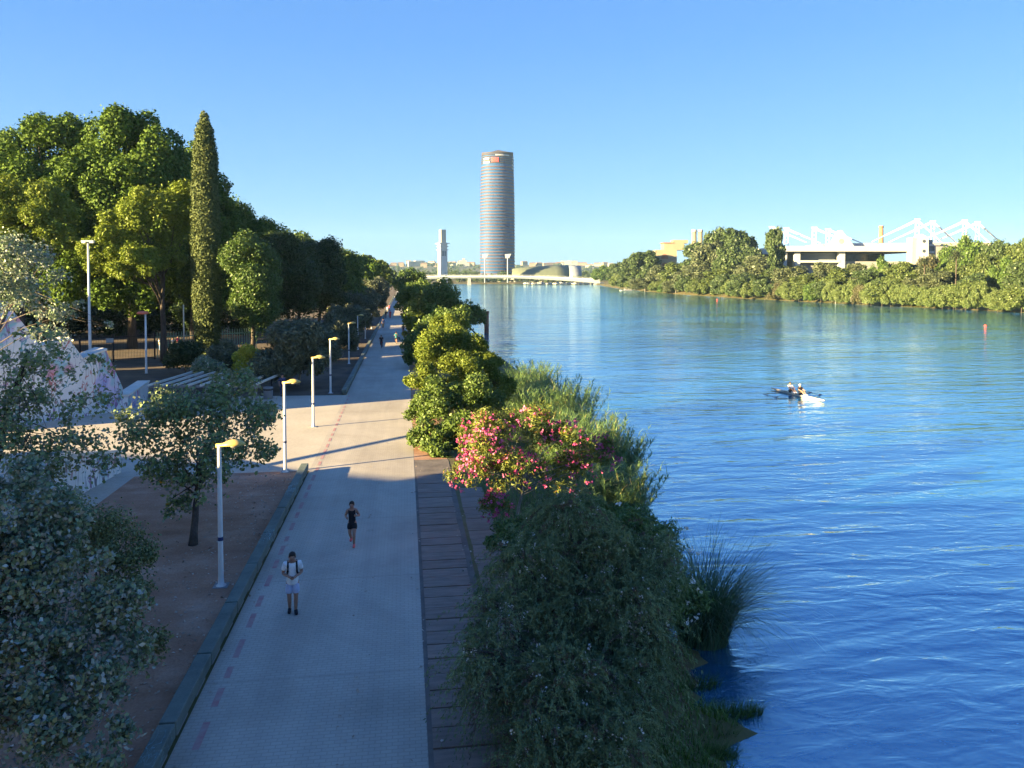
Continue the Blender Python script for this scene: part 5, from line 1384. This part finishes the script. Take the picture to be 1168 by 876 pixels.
# ------------------------------------------------------------------ far right bank: buildings
def block_thing(name, label, px0, px1, py0, py1, D, depth, mat, cat='building', rot=None):
    a, b_ = P(px0, py1, D), P(px1, py1, D)
    ang = math.atan2(b_.y - a.y, b_.x - a.x)
    t = thing(name, label, cat, (a.x, a.y, 0), ang)
    return t, (Vector((b_.x, b_.y)) - Vector((a.x, a.y))).length, a.z, P(px0, py0, D).z
D = 560; s = D / F
t, L, z0, z1 = block_thing('monastery', '', 748, 772, 285, 300, D, 20, 'cream'); t['label'] = 'cream building with two reddish arches above the far bank trees'; 
mb = MB(); mb.box((0, 0, 0), (L, 18, z1)); mb.build('wall', M['cream'], t)
mb = MB(); mb.box((L * .45, 4, z1 + .003), (L * 1.4, 16, z1 + 5)); mb.box((L * .9, 5, z1 + 5), (L * 1.6, 15, z1 + 7.5)); mb.build('upper_storey', M['cream'], t)
mb = MB(); mb.box((L * .4, 3.4, z1 + 5.003), (L * .88, 16.6, z1 + 5.6)); mb.build('roof', M['tile'], t)
for k in range(2):
    mb = MB(); cx = L * .42; zb = 6 + (z1 - 13) + k * -6.5 + 6
    zb = z1 - 6.5 - k * 6.2
    mb.prism([(cx + 2.6 * math.cos(q), -.05, zb + 3.6 * math.sin(q)) for q in [math.pi * j / 10 for j in range(11)]], (0, .4, 0)); mb.build('arch_window', M['tile'], t)
for px, lab in [(791.5, 'left of two tall pale kiln chimneys above the trees'), (798.5, 'right of two tall pale kiln chimneys above the trees')]:
    p = P(px, 300, 600); t = thing('kiln_chimney', lab, 'chimney', (p.x, p.y, 0), 0, 'kiln chimneys')
    zt_ = P(px, 262, 600).z
    mb = MB(); mb.lathe([(2.6, 0), (2.3, zt_ * .5), (1.7, zt_ - 2)], sides=12); mb.build('shaft', M['cream'], t, True)
    mb = MB(); mb.lathe([(1.9, zt_ - 2), (2.1, zt_ - 1.8), (2.0, zt_), (1.2, zt_)], sides=12); mb.build('rim', M['offwhite'], t, True)
# the pavilion with white roof trusses
D = 440; s = D / F
t, L, z0, z1 = block_thing('truss_pavilion', '', 852, 1110, 285, 297, D, 60, 'white'); t['label'] = 'long white pavilion with rows of white roof trusses above the far bank'
X = lambda px: (px - 852) / (1110 - 852) * L
Z = lambda py: P(981, py, D).z
def pbox(nm, px0, px1, py0, py1, y0, y1, mat):
    mb = MB(); mb.box((X(px0), y0, Z(py1)), (X(px1), y1, Z(py0))); return mb.build(nm, M[mat], t)
pbox('roof_slab', 890, 1066, 281, 287, -4, 60, 'white')
pbox('roof_slab', 852, 893, 285, 290, -2, 50, 'white')
pbox('wall', 853, 893, 290.3, 330, 4, 50, 'grey')
pbox('wall', 912, 1062, 298, 330, 3, 58, 'grey')
pbox('window_band', 914, 958, 288, 297.5, 6, 40, 'darkgrey')  # dark box painting in the shade below the roof slab
pbox('ledge', 912, 958, 297, 299.5, -1, 3, 'white')
for a, b_ in ((906, 912), (957, 963), (893, 897)): pbox('column', a, b_, 287.3, 330, -1, 3, 'white')
pbox('upper_beam', 957, 1062, 276.5, 280.7, 10, 50, 'white')
pbox('wall', 965, 1030, 288, 297.5, 22, 24, 'window')
# gable with round window
mb = MB(); mb.prism([(X(952), 4, Z(281)), (X(960), 4, Z(264)), (X(963), 4, Z(262)), (X(975), 4, Z(277)), (X(978), 4, Z(281))], (0, 5, 0)); gb = mb.build('gable', M['white'], t)
mb = MB(); mb.prism([(X(963) + 1.5 * math.cos(q), 3.9, Z(275) + 1.5 * math.sin(q)) for q in [2 * math.pi * j / 14 for j in range(14)]], (0, .3, 0)); mb.build('round_window', M['grey'], gb)
# stair tower with round windows
mb = MB(); mb.prism([(X(1036), -10, 0), (X(1036), -10, Z(273)), (X(1041), -10, Z(268)), (X(1048), -10, Z(272)), (X(1049), -10, 0)], (0, 7, 0)); st = mb.build('stair_tower', M['white'], t)
for py in (276, 287):
    mb = MB(); mb.prism([(X(1043) + .9 * math.cos(q), -10.12, Z(py) + .9 * math.sin(q)) for q in [2 * math.pi * j / 14 for j in range(14)]], (0, .3, 0)); mb.build('round_window', M['window'], st)
mb = MB(); mb.box((X(1031), -9, 0), (X(1035.6), -3, Z(272))); mb.build('side_wing', M['offwhite'], t)
pbox('dark_recess', 1049.3, 1057, 274, 330, -6, 2, 'darkgrey'); pbox('grey_wing', 1057.3, 1072, 281.5, 330, -7, 5, 'grey')
for py in (279, 287): pbox('landing', 1049, 1057.2, py, py + 2, -7.5, -6.003, 'white')
def mast(px, top, base, arms, dy):
    mb = MB(); y = dy
    tp = Vector((X(px), y, Z(top)))
    for dx in (-1.1, 1.1):
        mb.tube([(X(px) + dx, y, Z(base)), (X(px) + dx * .8, y, Z(top))], .26, 6)
    for q in range(1, 5):
        zz = Z(base) + (Z(top) - Z(base)) * q / 5; mb.tube([(X(px) - 1, y, zz), (X(px) + 1, y, zz)], .14, 5)
    mb.tube([(X(px) - 1.6, y, Z(top)), (X(px) + 1.6, y, Z(top))], .32, 6)
    m_ = mb.build('mast', M['polewhite'], t)
    for (px2, py2) in arms:
        mb = MB(); e = Vector((X(px2), y, Z(py2)))
        up_ = Vector((0, 0, 1.1))
        mb.tube([tp, e], .30, 6); mb.tube([tp - up_, e], .16, 6)
        mb.build('truss_arm', M['polewhite'], m_)
for k, px in enumerate((884, 908, 933, 957)):
    mast(px, 258 + k * .4, 281, [(px + 40, 276)], 6 + 10 * (k % 2))
for k, px in enumerate((1054, 1083, 1109, 1136)):
    mast(px, 249 + k * .6, 272, [(px - 52, 275), (px + 29, 276)], 8 + 10 * (k % 2))
pbox('roof_slab', 1062.5, 1140, 276, 281, 8, 60, 'offwhite')
p = P(1004.5, 300, 560); zt_ = P(1004.5, 257.5, 560).z
t = thing('brick_chimney', 'tall brown brick chimney rising behind the white trusses', 'chimney', (p.x, p.y, 0))
mb = MB(); mb.lathe([(2.3, 0), (1.9, zt_ * .6), (1.35, zt_ - 1.5)], sides=14); mb.build('shaft', M['brick'], t, True)
mb = MB(); mb.lathe([(1.4, zt_ - 1.5), (1.65, zt_ - 1.3), (1.6, zt_), (1.0, zt_)], sides=14); mb.build('rim', M['brick'], t, True)

# ------------------------------------------------------------------ far right bank: trees, from shape prototypes
def proto_tree(seed, leaf, k, f, shape, n=20000, L=.055, tr=.011):
    """unit-height crown + trunk meshes"""
    rng = np.random.default_rng(seed)
    bl = {'round': [[0, 0, .56, .42, .42, .40], [.12, -.1, .42, .34, .34, .3]], 'tall': [[0, 0, .6, .28, .28, .38], [.05, 0, .36, .26, .26, .26]],
          'wide': [[0, 0, .55, .6, .55, .38], [-.3, .05, .42, .4, .4, .32], [.32, -.05, .42, .4, .4, .32]], 'loose': [[0, 0, .74, .24, .24, .22], [.2, .05, .55, .2, .2, .14], [-.2, 0, .5, .2, .2, .14], [.05, -.1, .86, .16, .16, .12]]}[shape]
    sb = sub_blobs(bl, k, f, rng, low=-.8)
    V = leaves_on(sb, n, L, L * .72, rng, rough=.35)
    V[..., 2] = np.maximum(V[..., 2], .0)
    cm = quads_mesh('crown', V, rng.uniform(0, 1, len(V)), M[leaf])
    tm = trunk_mb((0, 0, -.1), (0, 0, .6), tr, sb, rng, 9).mesh('trunk', M['palebark' if leaf in ('rb3',) else 'bark'], True)
    return cm, tm
PT = {'a': proto_tree(201, 'rb1', 26, .30, 'round'), 'b': proto_tree(202, 'rb2', 26, .3, 'round'), 'c': proto_tree(203, 'rb3', 22, .32, 'round'), 'd': proto_tree(204, 'rb4', 26, .3, 'wide'),
      'e': proto_tree(205, 'rb1', 24, .3, 'tall'), 'f': proto_tree(206, 'rb5', 20, .32, 'wide', 14000), 'g': proto_tree(207, 'rb1', 14, .4, 'loose', 9000, .05), 'h': proto_tree(208, 'reedbank', 34, .24, 'wide', 22000, .045),
      'i': proto_tree(209, 'rb2', 24, .3, 'wide')}
NAMES = {'a': 'dark green round', 'b': 'olive-yellow round', 'c': 'grey-green round', 'd': 'bright green spreading', 'e': 'dark green upright', 'f': 'brownish dry', 'g': 'open airy', 'h': 'pale yellow-green reedy', 'i': 'olive-yellow spreading'}
def place(name, kind, px, base_z, D, top_py, wid_px, label, group, cat='tree'):
    cm, tm = PT[kind]
    q = P(px, 313, D); H = P(px, top_py, D).z - base_z; W = wid_px * D / F
    root = thing(name, label, cat, (q.x, q.y, base_z), random.uniform(0, 6.28), group)
    w0 = {'d': 1.5, 'f': 1.5, 'h': 1.5, 'i': 1.5, 'e': .62, 'g': .8}.get(kind, .95)
    root.scale = (W / w0, W / w0, H / .98)
    link('crown', cm, root); link('trunk', tm, root)
def shoreD(px):
    # distance of the far shoreline along the sight line of px
    py = float(np.interp(px, [690, 740, 850, 1000, 1168, 1230], [327, 333, 341, 349, 357, 360]))
    q = at(px, py, WZ); return q.x * math.sin(YAW) + q.y * math.cos(YAW)
# front row at the waterline
fr = []
rr = random.Random(21)
px = 706.0
while px < 1185:
    D = shoreD(px) + rr.uniform(-1.5, 3)
    kind = rr.choice(['c', 'b', 'a', 'i', 'f', 'd', 'h', 'h']) if px < 940 else rr.choice(['h', 'h', 'h', 'h', 'b', 'f'])
    hpx = (rr.uniform(14, 24) if px > 780 else rr.uniform(10, 18)) if px < 1010 else rr.uniform(18, 30)
    base = P(px, 313, D); topy = 313 + (CAM_H + .3) / D * F - hpx
    fr.append((px, D, kind, topy, rr.uniform(22, 34) * (1 if px < 1000 else 1.3)))
    px += rr.uniform(9, 15)
for i, (px, D, kind, ty, wd) in enumerate(fr):
    place('bank_shrub', kind, px, -1.75, D, ty, wd, '%s shrub at the far waterline, %s from the left' % (NAMES[kind], nth(i)), 'shrubs along the far waterline', 'shrub')
# middle and back rows: (px, extra depth, top py, width px, kind)
mid = [(690, 60, 304, 34, 'd'), (706, 30, 300, 30, 'a'), (718, 12, 296, 24, 'e'), (735, 40, 287, 34, 'e'), (724, 45, 290, 26, 'a'), (752, 25, 303, 34, 'c'), (772, 18, 300, 40, 'b'), (796, 40, 278, 46, 'a'),
       (822, 70, 262, 44, 'a'), (842, 75, 262, 38, 'e'), (812, 45, 276, 46, 'c'), (833, 45, 280, 44, 'a'), (855, 60, 283, 34, 'e'), (790, 16, 303, 44, 'c'), (822, 18, 306, 48, 'b'), (862, 35, 292, 52, 'c'), (850, 16, 312, 44, 'a'),
       (884, 22, 262, 30, 'g'), (882, 40, 302, 40, 'a'), (905, 30, 304, 44, 'c'), (922, 22, 312, 44, 'b'), (940, 32, 300, 36, 'c'), (958, 26, 306, 40, 'b'), (975, 34, 301, 42, 'c'), (992, 22, 308, 44, 'a'), (1008, 36, 296, 36, 'd'),
       (1026, 26, 300, 44, 'b'), (1045, 30, 303, 40, 'c'), (1062, 40, 292, 36, 'f'), (1082, 44, 286, 50, 'd'), (1105, 48, 273, 60, 'd'), (1090, 30, 298, 44, 'i'), (1122, 34, 290, 52, 'i'), (1140, 44, 276, 46, 'a'),
       (1150, 28, 296, 46, 'd'), (1168, 40, 280, 50, 'b'), (1165, 24, 300, 44, 'a'), (1070, 20, 310, 40, 'c'), (1042, 18, 318, 34, 'c'), (1185, 50, 262, 44, 'a'), (1112, 18, 312, 30, 'e')]
mid.sort(key=lambda t: t[0])
for i, (px, ex, ty, wd, kind) in enumerate(mid):
    place('bank_tree', kind, px, 1.2, shoreD(px) + ex, ty, wd, '%s tree on the slope behind the far waterline, %s from the left' % (NAMES[kind], nth(i)), 'trees on the far bank')
# palms
def palm(px, D, ty, label):
    q = P(px, 313, D); H = P(px, ty, D).z
    t = thing('palm_tree', label, 'palm', (q.x, q.y, 1), 0, 'palms on the far bank')
    mb = MB(); mb.tube([(0, 0, -.3), (.1, 0, H * .4), (.2, 0, H - 2)], [.24, .2, .18], 8); mb.build('trunk', M['bark'], t, True)
    rng = np.random.default_rng(int(px)); n = 260
    a = rng.uniform(0, 6.28, n); d = np.stack([np.cos(a), np.sin(a), 0 * a], 1)
    V, _ = blades(np.tile(np.array([[.2, 0, H - 2.2]]), (n, 1)), d, 3.6, .5, 1.5, rng, l0=.2, l1=1.5)
    link('crown', quads_mesh('crown', V, np.tile(rng.uniform(0, 1, n), 5), M['rb3']), t)
palm(1090, shoreD(1090) + 24, 289, 'palm with grey-green fronds in front of the bright spreading tree')
palm(1054, shoreD(1054) + 26, 296, 'small palm at the foot of the white stair tower')
# orange awning hut, yellow sign, jetty
q = P(1106, 328, shoreD(1106) + 14); t = thing('orange_shelter', 'small shelter with orange roof among the far bank shrubs', 'shelter', (q.x, q.y, .6), R(-15))
mb = MB(); z1 = P(1106, 329, shoreD(1106) + 14).z - .6
mb.grid([[(-1.9, -1.2, z1 - .9), (1.9, -1.2, z1 - .9), (1.9, 1.2, z1 - .6), (-1.9, 1.2, z1 - .6)], [(-1.8, -1.0, z1 - .75), (1.8, -1.0, z1 - .75), (1.6, 1.1, z1 + .1), (-1.6, 1.1, z1 + .1)]])
M['orange'] = mat_var('orange_canvas', (0.6, 0.22, 0.08), (0.7, 0.3, 0.12), 1, .7); mb.build('roof', M['orange'], t)
for x in (-1.6, 1.6):
    for y in (-1, 1): mb = MB(); mb.tube([(x, y, -.5), (x, y, z1 - .75)], .07, 6); mb.build('post', M['grey'], t)
q = at(953, 349, WZ + .9); D_ = q.x * math.sin(YAW) + q.y * math.cos(YAW)
q = P(953, 340, shoreD(953) - 1); t = thing('river_sign', 'small square yellow sign at the far waterline', 'sign', (q.x, q.y, WZ))
mb = MB(); mb.tube([(0, 0, -1), (0, 0, 5.4)], .12, 6); mb.build('post', M['grey'], t)
mb = MB(); mb.box((-1.0, -.18, 3.6), (1.0, -.12, 5.6)); mb.build('panel', M['lampyellow'], t)
a = P(726, 331, shoreD(726) - 2); t = thing('jetty', 'pale sloping gangway down to the water at the far bank', 'jetty', (a.x, a.y, WZ), R(5))
mb = MB(); mb.grid([[(-9, -1, .5), (-9, 1, .5), (-9, 1, .8), (-9, -1, .8)], [(-2, -1, .5), (-2, 1, .5), (-2, 1, .8), (-2, -1, .8)], [(10, -1, 4.0), (10, 1, 4.0), (10, 1, 4.3), (10, -1, 4.3)]]); mb.build('walkway', M['white'], t)
mb = MB()
for s in (-.95, .95): mb.tube([(-9, s, 1.8), (-2, s, 1.8), (10, s, 5.3)], .07, 5); [mb.tube([(x, s, .8 if x <= -2 else .8 + (x + 2) * .29), (x, s, 1.8 if x <= -2 else 1.8 + (x + 2) * .29)], .05, 5) for x in (-9, -5.5, -2, 1, 4, 7, 10)]
mb.build('handrail', M['white'], t)
mb = MB(); mb.box((-12, -2, -.3), (-4, 2, .47)); mb.build('float', M['grey'], t)
# construction crane on the skyline
q = P(527, 300, 2000)

# ------------------------------------------------------------------ air
hm = bpy.data.materials.new('air'); hm.use_nodes = True
nt = hm.node_tree; nt.nodes.remove(nt.nodes['Principled BSDF'])
pv = nt.nodes.new('ShaderNodeVolumePrincipled'); pv.inputs['Color'].default_value = (0.42, 0.68, 1.0, 1); pv.inputs['Density'].default_value = 0.00006; pv.inputs['Anisotropy'].default_value = 0.0
nt.links.new(pv.outputs[0], nt.nodes['Material Output'].inputs['Volume'])
mb = MB(); mb.box((-4300, -420, -5), (4300, 4500, 235)); tag(mb.build('haze', hm), 'thin morning haze in the air', 'haze', kind='stuff')
